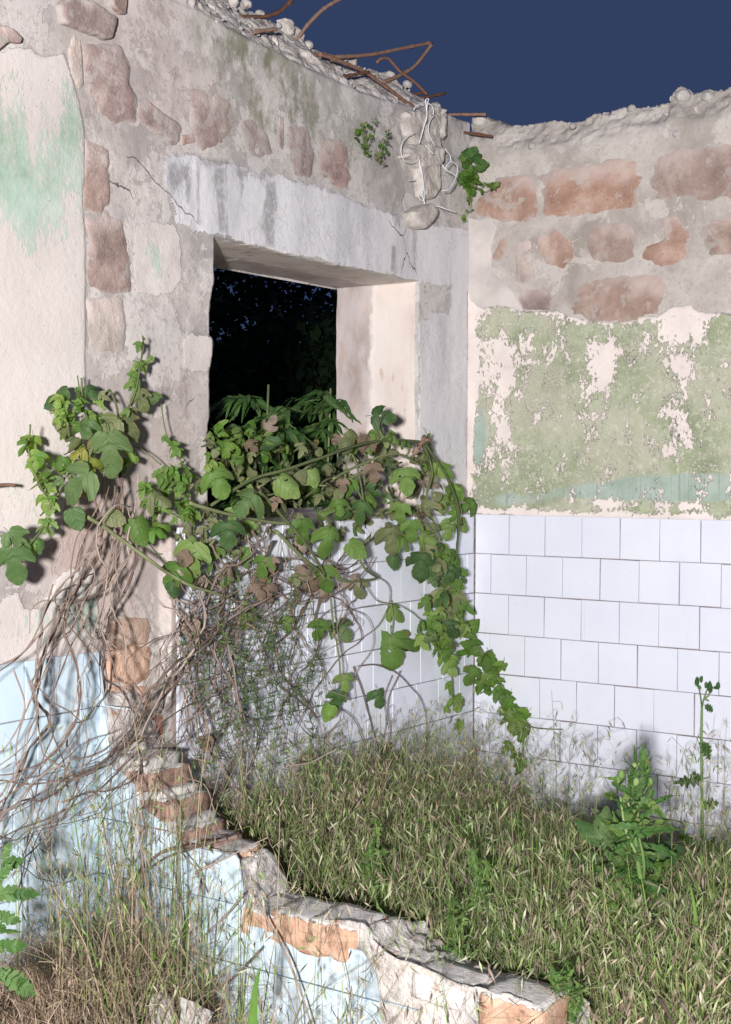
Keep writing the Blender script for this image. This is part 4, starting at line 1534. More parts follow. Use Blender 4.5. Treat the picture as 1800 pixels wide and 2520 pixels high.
# --- the large leaves one can tell apart: (vine, kind, material, px, py, width px, tilt of the tip to the right, off the wall)
BIG = [(vine_l, 'hop3', 'dark', 272, 1115, 112, .15, .17), (vine_l, 'hop3', 'dark', 185, 1190, 108, -.9, .16), (vine_l, 'ovate', 'dark', 186, 1278, 62, .35, .12), (vine_l, 'ovate', 'mid', 348, 1306, 76, .4, .12),
       (vine_l, 'hop3', 'dark', 210, 1055, 60, -.2, .10), (vine_l, 'hop3', 'dull', 350, 985, 66, .5, .07), (vine_l, 'ovate', 'dark', 148, 966, 44, -1.2, .05), (vine_l, 'ovate', 'dark', 126, 992, 46, -1.0, .05),
       (vine_l, 'hop3', 'yellow', 222, 1150, 62, -.3, .13), (vine_l, 'ovate', 'yellow', 190, 1112, 44, -1.2, .12), (vine_l, 'hop3', 'mid', 145, 1140, 50, -.4, .08), (vine_l, 'ovate', 'dark', 100, 1182, 44, -.1, .06),
       (vine_l, 'hop3', 'dark', 225, 965, 48, .9, .06), (vine_l, 'ovate', 'dull', 285, 1275, 56, 1.2, .10), (vine_l, 'hop3', 'dull', 320, 1045, 84, .8, .10), (vine_l, 'hop3', 'dull', 268, 1050, 80, -.8, .12),
       (vine_m, 'hop3', 'mid', 468, 1378, 96, -.2, .14), (vine_m, 'hop3', 'mid', 425, 1420, 84, -.5, .13), (vine_m, 'ovate', 'dark', 432, 1450, 46, .1, .13), (vine_m, 'hop3', 'dark', 560, 1317, 86, .1, .20), (vine_m, 'hop3', 'dark', 602, 1240, 92, -.8, .24),
       (vine_m, 'hop3', 'mid', 540, 1190, 92, .5, .18), (vine_m, 'ovate', 'mid', 712, 1195, 70, .9, .22), (vine_m, 'ovate', 'mid', 774, 1176, 48, .3, .15), (vine_m, 'ovate', 'mid', 748, 1308, 62, .2, .20), (vine_m, 'hop3', 'mid', 812, 1335, 94, 0, .20),
       (vine_m, 'ovate', 'mid', 880, 1352, 62, .9, .18), (vine_m, 'hop3', 'mid', 645, 1395, 68, -.3, .16), (vine_m, 'hop3', 'mid', 800, 1425, 82, .1, .15), (vine_m, 'ovate', 'dull', 878, 1450, 52, .2, .07), (vine_m, 'hop3', 'mid', 788, 1552, 66, -.2, .09),
       (vine_m, 'hop3', 'dark', 848, 1552, 72, .6, .06), (vine_m, 'hop3', 'mid', 978, 1505, 60, 1.0, .05), (vine_m, 'hop5', 'mid', 962, 1606, 104, 0, .045), (vine_m, 'hop3', 'dark', 936, 1720, 62, .3, .05), (vine_m, 'hop3', 'mid', 850, 1682, 58, .1, .10),
       (vine_m, 'hop3', 'dark', 828, 1725, 62, -.2, .10), (vine_m, 'ovate', 'bright', 806, 1755, 48, -.4, .10), (vine_m, 'ovate', 'dark', 962, 1866, 66, 1.4, .05), (vine_m, 'ovate', 'mid', 705, 1537, 42, .1, .08), (vine_m, 'hop3', 'mid', 605, 1530, 56, -.1, .10),
       (vine_m, 'hop3', 'dead', 658, 1462, 64, .1, .12), (vine_m, 'ovate', 'dead', 470, 1553, 62, -.2, .10), (vine_m, 'hop3', 'dead', 800, 1458, 54, .3, .10), (vine_m, 'hop3', 'dead', 670, 1390, 44, .2, .18), (vine_m, 'hop3', 'dead', 745, 1345, 46, .2, .16),
       (vine_m, 'hop3', 'dead', 665, 1040, 52, 2.6, .02), (vine_m, 'hop3', 'dead', 920, 1165, 60, .2, .22), (vine_m, 'hop3', 'dead', 760, 1880, 56, .1, .12), (vine_m, 'hop3', 'dead', 505, 1830, 50, .1, .16), (vine_m, 'hop3', 'dead', 845, 1195, 40, .1, .2),
       (vine_m, 'hop3', 'dark', 945, 1024, 78, 1.5, .12), (vine_m, 'hop3', 'mid', 1000, 1185, 86, .2, .16), (vine_m, 'hop3', 'mid', 985, 1262, 62, -.2, .18), (vine_m, 'hop3', 'mid', 1015, 1308, 70, .1, .18), (vine_m, 'hop3', 'dark', 885, 1260, 70, -.3, .18),
       (vine_m, 'hop3', 'dull', 968, 1330, 92, .2, .14), (vine_m, 'ovate', 'dark', 974, 1382, 44, .1, .10), (vine_m, 'ovate', 'mid', 836, 1250, 44, .2, .2), (vine_m, 'ovate', 'mid', 912, 1085, 30, .8, .1),
       (vine_r, 'hop3', 'dark', 1035, 1395, 92, -.1, .12), (vine_r, 'ovate', 'dark', 1068, 1408, 62, .2, .13), (vine_r, 'hop3', 'mid', 1078, 1385, 76, .2, .13), (vine_r, 'ovate', 'mid', 1120, 1375, 52, .7, .10), (vine_r, 'ovate', 'mid', 1115, 1425, 56, .2, .10),
       (vine_r, 'ovate', 'mid', 1143, 1292, 40, .5, .08), (vine_r, 'hop3', 'mid', 1090, 1240, 54, .3, .10), (vine_r, 'hop3', 'dull', 1065, 1310, 60, .2, .14), (vine_r, 'hop3', 'mid', 1105, 1310, 56, -.1, .12), (vine_r, 'hop3', 'dull', 1105, 1490, 96, .2, .08),
       (vine_r, 'hop3', 'dull', 1100, 1545, 92, -.3, .08), (vine_r, 'hop3', 'mid', 1210, 1625, 56, .3, .05), (vine_r, 'ovate', 'mid', 1180, 1690, 34, -.4, .04), (vine_r, 'hop3', 'mid', 1258, 1760, 56, .2, .06), (vine_r, 'hop3', 'bright', 1283, 1812, 46, .1, .06),
       (vine_r, 'hop3', 'young', 1125, 1735, 50, .3, .05), (vine_r, 'hop3', 'young', 1248, 1842, 42, -.9, .05), (vine_r, 'ovate', 'mid', 1160, 1665, 52, -.5, .05), (vine_r, 'hop3', 'mid', 1205, 1675, 50, .2, .05),
       (vine_e, 'hop3', 'dark', 36, 1390, 98, .2, .16), (vine_e, 'hop3', 'dark', 45, 1332, 88, .8, .15), (vine_e, 'ovate', 'dark', 92, 1345, 40, .3, .12)]
for (vn, kd, mt, px, py, w, tl, off) in BIG:
    P = hW(px, py, off)
    s = px2m(P, w * (.80 if w < 95 else .94)) / {'hop3': 1.05, 'hop5': 1.15, 'ovate': .86}[kd]
    if kd == 'ovate' and RS.rand() < .4:
        kd = 'hop3'
    a = tl
    tip = np.array([0, 0, -1.0]) * math.cos(a) + RT * math.sin(a) + TOCAM * .12
    nrm = TOCAM + RT * RS.randn() * .18 + np.array([.1, 0, .30 + RS.rand() * .2])
    put_leaf(vn, kd, mt, P, s, tip, nrm)

# --- masses of leaves
M_SILL = [(505, 1065), (560, 1045), (640, 1065), (700, 1085), (760, 1095), (830, 1105), (900, 1080), (960, 1062), (1020, 1090), (1080, 1110), (1120, 1180), (1128, 1250), (1060, 1290), (960, 1320), (860, 1345), (760, 1330),
          (640, 1310), (540, 1330), (440, 1330), (385, 1260), (365, 1185), (420, 1195), (480, 1190), (510, 1130)]
M_LEFT = [(130, 975), (190, 945), (240, 965), (300, 950), (370, 955), (390, 985), (380, 1060), (350, 1090), (330, 1130), (300, 1170), (250, 1200), (150, 1215), (120, 1180), (145, 1080)]
M_YOUNG = [(340, 1180), (420, 1150), (470, 1180), (510, 1210), (470, 1290), (420, 1330), (380, 1310), (350, 1240)]
M_TUFT = [(505, 1070), (560, 1045), (680, 1050), (720, 1100), (640, 1150), (520, 1160)]


def scatter(vn, poly, n, mats, kinds, smin, smax, omin, omax, wild=.5):
    for _ in range(n):
        px, py = in_poly(poly)
        off = omin + (omax - omin) * RS.rand()
        if vn is vine_m and py < 1240 and 520 < px < 1020 and RS.rand() < .5:
            off = -.30 + .3 * RS.rand()
            P = hit(px, py, 0, off)
        else:
            P = hW(px, py, off)
        put_leaf(vn, kinds[RS.randint(len(kinds))], mats[RS.randint(len(mats))], P, px2m(P, smin + (smax - smin) * RS.rand() ** 1.5), wild=wild)


scatter(vine_m, M_SILL, 74, ['dark', 'mid', 'mid', 'dull', 'dull', 'dead'], ['hop3', 'hop3', 'young', 'hop3'], 24, 54, -.02, .2, .95)
scatter(vine_m, M_TUFT, 48, ['young', 'mid', 'bright'], ['young', 'hop3'], 24, 46, -.05, .12, .8)
scatter(vine_m, M_YOUNG, 44, ['young', 'bright', 'mid'], ['young', 'young', 'hop3'], 26, 50, .05, .16, .7)
scatter(vine_l, M_LEFT, 34, ['dark', 'mid', 'dull', 'dull', 'young'], ['hop3', 'ovate', 'young', 'young'], 24, 50, .02, .12, .9)
scatter(vine_l, [(125, 1010), (190, 960), (270, 970), (240, 1060), (200, 1110), (140, 1090)], 34, ['young', 'mid', 'bright'], ['young'], 22, 40, .02, .1, .8)


def along(vn, pts, n, mats, kinds, smin, smax, off, spread, wild=.6):
    pp = smooth_path([(x, y, 0) for x, y in pts], 60)
    for _ in range(n):
        q = pp[RS.randint(60)]
        P = hW(q[0] + RS.randn() * spread, q[1] + RS.randn() * spread * .7, off * (.4 + RS.rand()))
        put_leaf(vn, kinds[RS.randint(len(kinds))], mats[RS.randint(len(mats))], P, px2m(P, smin + (smax - smin) * RS.rand()), wild=wild)


YM = ['young', 'mid', 'mid', 'bright']
along(vine_r, [(1010, 1290), (1060, 1330), (1090, 1400), (1110, 1480), (1100, 1580)], 40, ['mid', 'dark', 'dull', 'mid'], ['hop3', 'hop3', 'young'], 26, 46, .12, 24)
along(vine_r, [(1060, 1110), (1100, 1190), (1125, 1260), (1130, 1330)], 12, YM, ['hop3', 'young'], 24, 46, .10, 14)
along(vine_r, [(1060, 1530), (1085, 1600), (1110, 1660)], 26, ['young', 'mid'], ['young', 'hop3'], 26, 44, .08, 20)
along(vine_r, [(1110, 1450), (1140, 1540), (1170, 1600), (1210, 1650), (1250, 1740), (1285, 1800)], 40, YM, ['young', 'hop3', 'hop3'], 26, 44, .07, 14)
along(vine_r, [(1280, 1850), (1278, 1920), (1280, 1985), (1285, 2030)], 9, YM, ['young', 'hop3'], 30, 42, .07, 5)
along(vine_r, [(1115, 1700), (1122, 1760), (1125, 1790)], 8, ['young'], ['young'], 20, 36, .05, 10)
along(vine_e, [(72, 1060), (78, 1120), (100, 1180), (125, 1230), (110, 1290), (75, 1345)], 26, YM, ['young', 'hop3'], 24, 46, .10, 12)
along(vine_l, [(350, 850), (340, 900), (325, 960)], 12, YM, ['young'], 24, 40, .04, 10)
along(vine_l, [(200, 930), (195, 990)], 4, YM, ['young'], 18, 28, .04, 5)
along(vine_m, [(415, 1085), (445, 1140), (470, 1180)], 10, YM, ['young'], 22, 36, .06, 9)
along(vine_m, [(830, 1090), (900, 1085), (980, 1080), (1060, 1090)], 16, ['mid', 'dull', 'dead'], ['hop3', 'ovate'], 26, 44, .12, 12)
along(vine_m, [(480, 1380), (560, 1400), (700, 1430), (860, 1400)], 26, ['mid', 'dull', 'dead', 'dead'], ['hop3', 'ovate'], 26, 50, .10, 40)

V, F, A = joined_leaves('small_leaves', vine_m, ['hop3', 'ovate', 'young', 'lance'], 260, lambda: (lambda q: hit(q[0], q[1], 0, -.28 + .45 * RS.rand()) if q[1] < 1240 and 530 < q[0] < 1010 else hW(q[0], q[1], -.01 + .15 * RS.rand()))(in_poly(M_SILL)), .036)
sl = link('small_leaves', mesh_np('small_leaves', V, F, True, {'lay_a': A}), M_LEAF['dull'], vine_m)
sl['kind'] = 'stuff'


def vine_stems(vn, paths, mat, name='stem'):
    for (pts, off, r0, r1) in paths:
        P = [hW(x, y, off * (.8 + .4 * RS.rand())) for x, y in pts]
        P = wander(smooth_path(P, 10 + 5 * len(pts)), .012, 5)
        m = Mesh()
        m.tube(P, r0, r1, 5, .2)
        m.build(name, mat, vn)


vine_stems(vine_l, [([(350, 850), (340, 920), (320, 990), (270, 1060)], .05, .003, .004), ([(200, 930), (205, 1000), (230, 1060), (260, 1110)], .05, .003, .004), ([(190, 925), (195, 960)], .04, .002, .002),
                    ([(250, 980), (262, 960), (275, 985), (290, 1030)], .06, .004, .003), ([(210, 1270), (300, 1330), (370, 1380), (420, 1410), (470, 1440), (570, 1470)], .13, .0055, .004), ([(240, 1080), (210, 1150), (190, 1200)], .14, .006, .005),
                    ([(130, 1240), (150, 1180), (180, 1120), (220, 1040)], .07, .0025, .003), ([(395, 990), (420, 1090), (450, 1140), (470, 1185)], .05, .002, .002), ([(315, 1090), (350, 1100), (400, 1140)], .05, .002, .002)], M_GSTEM)
vine_stems(vine_m, [([(520, 1240), (620, 1180), (720, 1150), (830, 1110), (960, 1080), (1060, 1090)], .16, .005, .005), ([(640, 1210), (700, 1270), (760, 1350), (800, 1420)], .17, .006, .004), ([(680, 1310), (740, 1370), (780, 1400), (800, 1430)], .18, .006, .005),
                    ([(820, 1180), (900, 1140), (980, 1120), (1040, 1150)], .14, .005, .004), ([(830, 1200), (910, 1155), (990, 1140)], .15, .004, .004), ([(720, 1190), (780, 1140), (850, 1105)], .10, .005, .004), ([(940, 1070), (930, 1045), (945, 1020)], .11, .003, .002),
                    ([(470, 1240), (540, 1260), (640, 1280), (760, 1290)], .14, .005, .005), ([(880, 1360), (900, 1400), (930, 1420), (870, 1430), (830, 1420)], .12, .005, .004), ([(1000, 1250), (1060, 1300), (1090, 1350)], .14, .005, .004),
                    ([(960, 1480), (968, 1540), (962, 1590)], .05, .0025, .002), ([(815, 1420), (820, 1520), (835, 1600), (840, 1700)], .09, .004, .003), ([(900, 1440), (930, 1480), (985, 1490), (1040, 1530), (1080, 1590)], .05, .0018, .0015)] +
           [([(560 + 60 * k + RS.randn() * 20, 1200 + RS.randn() * 30), (640 + 55 * k, 1180 + RS.randn() * 40), (700 + 50 * k, 1230 + RS.randn() * 40)], .12, .004, .003) for k in range(7)], M_GSTEM)
vine_stems(vine_r, [([(1030, 1090), (1080, 1140), (1110, 1200), (1128, 1270), (1125, 1350), (1112, 1450)], .11, .007, .005), ([(1040, 1085), (1090, 1160), (1122, 1230), (1135, 1290)], .12, .005, .004), ([(1112, 1450), (1150, 1540), (1200, 1620), (1250, 1720), (1285, 1800), (1280, 1900), (1285, 2020)], .06, .004, .0025),
                    ([(1118, 1470), (1160, 1560), (1195, 1610)], .05, .002, .002), ([(1090, 1560), (1110, 1650), (1117, 1740)], .05, .0025, .002), ([(1240, 1730), (1270, 1775), (1310, 1792), (1385, 1795)], .05, .003, .0015),
                    ([(1200, 1615), (1235, 1700), (1270, 1740), (1300, 1745)], .03, .002, .001), ([(1040, 1090), (1060, 1160), (1050, 1230), (1085, 1330)], .12, .005, .004)], M_GSTEM)
vine_stems(vine_e, [([(70, 1045), (75, 1110), (95, 1180), (125, 1230)], .10, .0025, .003), ([(125, 1230), (110, 1290), (70, 1345), (0, 1320), (-60, 1300)], .12, .003, .003), ([(60, 1340), (40, 1370)], .15, .003, .003)], M_GSTEM)
m = Mesh()
for a_, b_ in (((1018, 1118), (1050, 1078)), ((1040, 1090), (1058, 1083)), ((1032, 1105), (1046, 1076))):
    m.tube(wander(smooth_path([hit(*a_, 0, .14), hit((a_[0] + b_[0]) / 2, (a_[1] + b_[1]) / 2 - 3, 0, .16), hit(*b_, 0, .15)], 8), .006, 20), .012 if a_[0] == 1018 else .006, .007, 6, .4)
tag(m.build('broken_twig', M_WOOD), 'short splintered brown twig sticking up out of the vine beside the window', 'twig')

# ================================================================ dried bines hanging from the sill
BUNDLES = [
    ('brown dried bines falling from the left clump over the blue tiles', 22, [(250, 1200), (215, 1340), (175, 1480), (150, 1640), (100, 1820), (30, 2000), (-20, 2200)], (22, 26, 34, 46, 64, 84, 90), .10, .20),
    ('straight dried bines hanging down beside the cream plaster edge', 16, [(300, 1180), (290, 1350), (270, 1500), (262, 1640), (250, 1800), (230, 1960)], (24, 26, 30, 34, 44, 60), .07, .12),
    ('thick twisted dried bines slanting down left from the sill', 28, [(600, 1330), (560, 1440), (490, 1560), (400, 1690), (300, 1840), (140, 1970), (-80, 2120)], (50, 40, 30, 24, 28, 44, 64), .12, .30),
    ('matted dried bines hanging below the middle of the sill', 60, [(640, 1300), (600, 1450), (560, 1600), (540, 1760), (560, 1920), (590, 2040)], (90, 80, 70, 70, 70, 60), .10, .12),
    ('thin dried bines curling over the white tiles', 30, [(800, 1330), (760, 1460), (740, 1600), (740, 1750), (760, 1900)], (70, 70, 70, 70, 70), .08, .08),
    ('dried bines bent across the broken partition bricks', 20, [(540, 1500), (480, 1660), (420, 1780), (360, 1860), (260, 1930), (120, 2020)], (60, 40, 30, 24, 40, 60), .16, .30),
]
for (lab, n, pts, spr, off0, off1) in BUNDLES:
    b = empty('dried_vine', tuple(hit(*pts[0], 0, .05)), lab, 'dried vine', 'dried vines below the window')
    for k in range(int(n * .46)):
        s = RS.randn()
        P = []
        for i, (x, y) in enumerate(pts):
            f = i / (len(pts) - 1)
            o_ = (off0 * (1 - f) + off1 * f) * (.35 + .9 * RS.rand())
            P.append(hW(x + (s * .6 + RS.randn() * .95) * spr[i], y + RS.randn() * 30, o_) if x > 262 or y < 1500 else hit(x + (s * .6 + RS.randn() * .95) * spr[i], y + RS.randn() * 30, 0, o_))
        a, c = sorted(RS.rand(2))
        lo = 0 if RS.rand() < .7 else 1
        hi_ = len(P) if RS.rand() < .6 else len(P) - 1
        P = wander(wander(smooth_path(P[lo:hi_], 34), .07, 2.6), .03, 9)
        m = Mesh()
        r = .0013 + .0025 * RS.rand() ** 2
        m.tube(P, r, r * .55, 5, .55)
        if RS.rand() < .25:   # twining partner
            Q = P + np.stack([np.sin(np.arange(34) * 1.1), np.cos(np.arange(34) * 1.1), 0 * np.arange(34)], 1) * .006
            m.tube(Q, r * .8, r * .6, 4, .25)
        m.build('stem', M_DRY, b)
# loops and single arcs
arcs = [([(130, 1440), (80, 1580), (0, 1650), (-60, 1700)], .12, .0022), ([(165, 1480), (100, 1560), (40, 1620), (-60, 1660)], .14, .0026), ([(270, 1500), (240, 1560), (250, 1600), (300, 1590), (295, 1530), (270, 1520)], .08, .0022),
        ([(220, 1440), (190, 1490), (215, 1540), (290, 1580), (340, 1640)], .1, .002), ([(70, 1560), (75, 1500), (120, 1480), (180, 1520), (290, 1600), (340, 1720)], .09, .002),
        ([(900, 1400), (960, 1450), (930, 1540), (860, 1580), (820, 1560), (870, 1500), (940, 1490)], .05, .002), ([(830, 1480), (900, 1520), (920, 1590), (880, 1660), (880, 1720)], .05, .0018), ([(880, 1640), (930, 1640), (990, 1670), (1040, 1720), (1050, 1800), (1030, 1900)], .04, .0022),
        ([(340, 1850), (240, 1950), (120, 2010), (0, 2060), (-60, 2120)], .22, .0028), ([(300, 1830), (230, 1900), (90, 1930), (0, 1925), (-60, 1940)], .2, .0026), ([(120, 1640), (60, 1760), (40, 1880), (80, 1960), (60, 2080), (40, 2200)], .16, .0022),
        ([(160, 1560), (200, 1700), (150, 1840), (60, 1900), (-40, 1910)], .15, .0024), ([(220, 1820), (180, 1960), (100, 2050), (60, 2160)], .16, .002), ([(30, 1640), (60, 1740), (20, 1830), (-40, 1860)], .1, .0024), ([(230, 1500), (160, 1620), (120, 1760), (160, 1900), (130, 2030)], .14, .002),
        ([(965, 1660), (945, 1720), (950, 1780), (930, 1880)], .04, .002), ([(985, 1650), (955, 1730), (960, 1800), (945, 1890)], .04, .002), ([(870, 1640), (900, 1730), (920, 1800), (940, 1890)], .04, .0026), ([(800, 1730), (870, 1770), (900, 1840), (930, 1870)], .05, .002),
        ([(640, 1400), (700, 1430), (790, 1470), (860, 1440), (900, 1400), (920, 1370)], .10, .0035), ([(500, 1420), (560, 1470), (640, 1480), (720, 1460)], .12, .003), ([(710, 1400), (830, 1450), (870, 1520), (840, 1560)], .08, .002)]
b = empty('dried_vine', tuple(hit(700, 1500, 0, .06)), 'loose loops of dried bine curled against the walls', 'dried vine', 'dried vines below the window')
vine_stems(b, [(p, o, r, r * .7) for p, o, r in arcs], M_DRY)
# bines over the blue partition face
b = empty('dried_vine', tuple(hit(600, 2200, 1, YP - .05)), 'single dark bines trailing down the pale blue partition tiles', 'dried vine', 'dried vines below the window')
for (pts, off, r) in (([(580, 2060), (470, 2080), (380, 2110), (330, 2170), (310, 2260), (300, 2350)], .05, .0048), ([(560, 2070), (450, 2095), (385, 2120), (345, 2160), (320, 2220)], .06, .0036), ([(380, 1910), (430, 1990), (440, 2080), (480, 2140), (505, 2200)], .06, .0026), ([(600, 2200), (520, 2290), (440, 2355), (340, 2360)], .05, .003),
                      ([(610, 2190), (660, 2290), (720, 2400), (770, 2540)], .07, .0032), ([(640, 2340), (560, 2420), (470, 2480), (420, 2520)], .09, .0032), ([(440, 2100), (440, 2190), (450, 2290)], .04, .0016), ([(480, 2140), (530, 2120), (560, 2095)], .03, .0014), ([(350, 2000), (350, 2080), (310, 2170), (300, 2260)], .05, .002),
                      ([(400, 1700), (330, 1860), (350, 1960), (340, 2060)], .10, .0026), ([(470, 1880), (480, 1970), (440, 2060)], .1, .002), ([(530, 2000), (500, 1930), (420, 1900)], .1, .002)):
    P = [hit(x, y, 1, YP - off) for x, y in pts]
    m = Mesh()
    m.tube(wander(smooth_path(P, 28), .014, 6), r, r * .75, 5, .25)
    m.build('stem', M_DRY, b)
# fine bedstraw caught in the bines
def strand_mass(name, label, cat, n, pick, length, whorl, blade, cols):
    VV, FF, CC, k0 = [], [], [], 0
    for _ in range(n):
        P0 = np.asarray(pick())
        dirn = np.array([RS.randn() * .35, RS.randn() * .35, -1 if RS.rand() < .4 else 1.0])
        Lh = length * (.5 + RS.rand())
        m = 7
        P = P0 + dirn * np.linspace(0, Lh, m)[:, None]
        P = wander(P, .03, 7)
        V, F = tube_np(P, .0012, .0008, 3)
        c = np.array(cols[RS.randint(len(cols))]) * (.8 + .4 * RS.rand())
        VV.append(V); FF += [tuple(i + k0 for i in f) for f in F]; CC.append(np.tile(np.append(c, 1), (len(V), 1))); k0 += len(V)
        for q in P[1:]:
            for k in range(whorl):
                d = RS.randn(3); d[2] = abs(d[2]) * .5; d /= np.linalg.norm(d)
                s = np.cross(d, RS.randn(3)); s /= np.linalg.norm(s) + 1e-6
                bl = blade * (.6 + .7 * RS.rand())
                V = np.array([q, q + d * bl * .5 + s * bl * .11, q + d * bl, q + d * bl * .5 - s * bl * .11])
                VV.append(V); FF.append((k0, k0 + 1, k0 + 2, k0 + 3)); CC.append(np.tile(np.append(c * 1.1, 1), (4, 1))); k0 += 4
    me = mesh_np(name, np.concatenate(VV), FF, True, {'col': np.concatenate(CC)})
    o = link(name, me, M_GRASS)
    tag(o, label, cat, kind='stuff')
    return o


GREEN = [(.10, .15, .055), (.13, .18, .07), (.09, .13, .05)]
strand_mass('bedstraw', 'fine grey green bedstraw tangled in the dried bines below the sill', 'bedstraw', 130,
            lambda: hW(*in_poly([(440, 1500), (560, 1440), (760, 1480), (800, 1620), (760, 1820), (560, 1900), (460, 1760)]), .04 + .12 * RS.rand()), .16, 6, .016, GREEN)
# ================================================================ iron, cable and concrete at the broken top
REBARS = [
    (cF([(196, 90), (320, 88), (400, 66), (450, 24), (478, -8), (500, -60)]), .14, .0065, 'rusty rebar rising out of the break at the upper left, curved like a hook'),
    (cF([(492, 224), (560, 130), (640, 50), (720, 0), (800, -45)]), .13, .0065, 'bare rusty rebar leaning right into the sky from the concrete lump'),
    (cF([(560, 290), (640, 292), (720, 303), (900, 290), (1050, 260), (1185, 234), (1212, 232), (1214, 244), (1200, 262), (1130, 350), (1050, 400), (955, 442)]), .12, .0066, 'longest rusty rebar bent back into a sharp triangle against the sky'),
    (cF([(928, 332), (950, 312), (985, 312), (1010, 335), (1050, 380), (1130, 440), (1192, 502)]), .10, .0055, 'rusty rebar with a curled tip crossing inside the bent triangle'),
    (cF([(1080, 504), (1190, 496)]), .12, .006, 'short level rusty rebar stub just above the tied white cable'),
    (cF([(1090, 532), (1200, 516), (1286, 496)]), .10, .006, 'short rusty rebar from which the white cable hangs'),
    (cF([(620, 288), (720, 322), (860, 382), (960, 452), (1040, 512), (1100, 556), (1135, 576)]), .03, .006, 'rusty rebar lying along the sloping broken edge'),
    (cF([(745, 410), (800, 398), (885, 384)]), .02, .005, 'short rusty rebar bedded flat in the sloping concrete face'),
    (cF([(270, 172), (330, 162), (392, 156)]), .03, .006, 'rusty rebar stub poking from the break near the upper left lump'),
    (cE([(700, 380), (900, 378), (1140, 378)]), None, .0055, 'level rusty rebar above the low corner of the tiled wall'),
    (cE([(715, 555), (900, 585), (1214, 630)]), None, .0050, 'rusty rebar slanting down across the concrete right of the cracked corner')]
for pts, off, r, lab in REBARS:
    if off is None:
        P = [hit(x, y, 1, -.02) for x, y in pts]
    else:
        P = [hit(x, y, 0, XB - off) for x, y in pts]
    m = Mesh()
    P = smooth_path(P, 8 + 7 * len(pts))
    # ribs of the bar
    V, F = tube_np(P, r, r, 7)
    m.add((V, F))
    seg = np.linalg.norm(np.diff(P, axis=0), axis=1).sum()
    m.tube(wander(P, .0015, 60), r * 1.05, r * 1.05, 5, .5)
    tag(m.build('rusty_rebar', M_RUST), lab, 'rebar', 'rusty reinforcing bars in the broken wall top')

chunk = empty('concrete_chunk', tuple(hit(1060, 300, 0, 0)), 'cracked grey concrete post remnant hanging at the top of the room corner', 'concrete chunk')
CH = [([(285, 340), (340, 310), (400, 300), (470, 330), (540, 272), (598, 262), (620, 228), (650, 226), (682, 300), (692, 480), (690, 650), (650, 672), (660, 760), (664, 900), (640, 960), (655, 1060), (650, 1235), (600, 1335), (520, 1350), (450, 1310), (425, 1150), (415, 990), (330, 905), (300, 860), (320, 740), (370, 700), (300, 600), (270, 450)], .050, .0),
      ([(240, 860), (290, 760), (400, 715), (480, 690), (580, 740), (655, 770), (662, 900), (620, 948), (520, 970), (420, 990), (330, 900)], .062, .01),
      ([(640, 640), (670, 300), (700, 296), (704, 520), (690, 668)], .062, .0)]
CHP = [polyB(cE(p), XB + .04) for p, _, _ in CH]


def ch_solid(u, v): return union(u, v, CHP) + n2(u, v, 30, 4, seed=21) * .006


def ch_place(u, v, d):
    x = XB + .036 + n2(u, v, 10, 4, seed=22) * .007 + n2(u, v, 60, 4, seed=22) * .005
    x += .010 * sstep(sd_poly(u, v, CHP[1]) + n2(u, v, 40, 3) * .006, -.004, .006) + .012 * sstep(sd_poly(u, v, CHP[2]), -.002, .003)
    x -= .010 * sstep(np.abs(sd_poly(u, v, polyB(cE([(560, 380), (615, 470), (640, 600), (665, 780), (900, 900), (900, 300)]), XB + .04))), .004, .0)
    x -= .016 * sstep(ch_solid(u, v), .012, 0)
    return np.stack([x - d, u, v], 1)


cu = np.array([q for p in CHP for q in p])
sheet('post', chunk, np.arange(cu[:, 0].min() - .01, cu[:, 0].max() + .01, .0045), np.arange(cu[:, 1].min() - .01, cu[:, 1].max() + .01, .0045), ch_solid, ch_place,
      lambda u, v, d: {'lay_a': np.stack([u * 0] * 4, 1)}, M_CONC, depth_fn=lambda u, v: np.full(u.shape, .07), nd=5)
st = slab('hanging_stone', None, polyB(cE([(318, 1490), (380, 1440), (440, 1415), (515, 1395), (572, 1450), (570, 1530), (500, 1620), (420, 1690), (350, 1640), (326, 1560)]), .0), placeB(.0), .045, .012, .05, .006, M_CONC, n=48, seed=95, jit=.05)
tag(st, 'pale pointed stone dangling from the ends of the white cable', 'stone')
CABLES = [('tangled white cable tied over the rebar and hanging down the concrete post', [
    ([(318, 326), (345, 285), (400, 255), (445, 236), (468, 200), (490, 206), (482, 250), (520, 275), (545, 330), (540, 378)], .03), ([(455, 205), (462, 300), (470, 380), (440, 500), (410, 610), (380, 708)], .035), ([(485, 215), (470, 300), (468, 420), (452, 470)], .035),
    ([(552, 388), (500, 460), (486, 560), (510, 640), (560, 742)], .03), ([(452, 735), (490, 775), (540, 830)], .045)]),
    ('thin white cable looping left of the concrete post and down to the hanging stone', [
        ([(332, 600), (250, 632), (195, 690), (172, 780), (190, 870), (230, 920), (320, 935), (390, 902)], .008), ([(388, 900), (392, 1000), (425, 1110), (436, 1240), (438, 1400)], .02), ([(398, 960), (420, 1090), (424, 1220), (415, 1300), (450, 1405)], .024), ([(265, 1130), (335, 1130)], .008), ([(372, 1290), (385, 1340), (445, 1385)], .012)]),
    ('thick white cable loop sticking out right of the concrete post', [
        ([(676, 772), (735, 850), (748, 910), (810, 955), (815, 1030), (780, 1150), (715, 1235), (640, 1245)], .06), ([(640, 950), (690, 1015), (760, 1050), (800, 1095), (770, 1160), (710, 1245)], .05), ([(750, 905), (700, 955), (680, 1000)], .055)]),
    ('short white cable end running right from the hanging stone', [([(528, 1430), (600, 1428), (690, 1460), (800, 1492)], .02)])]
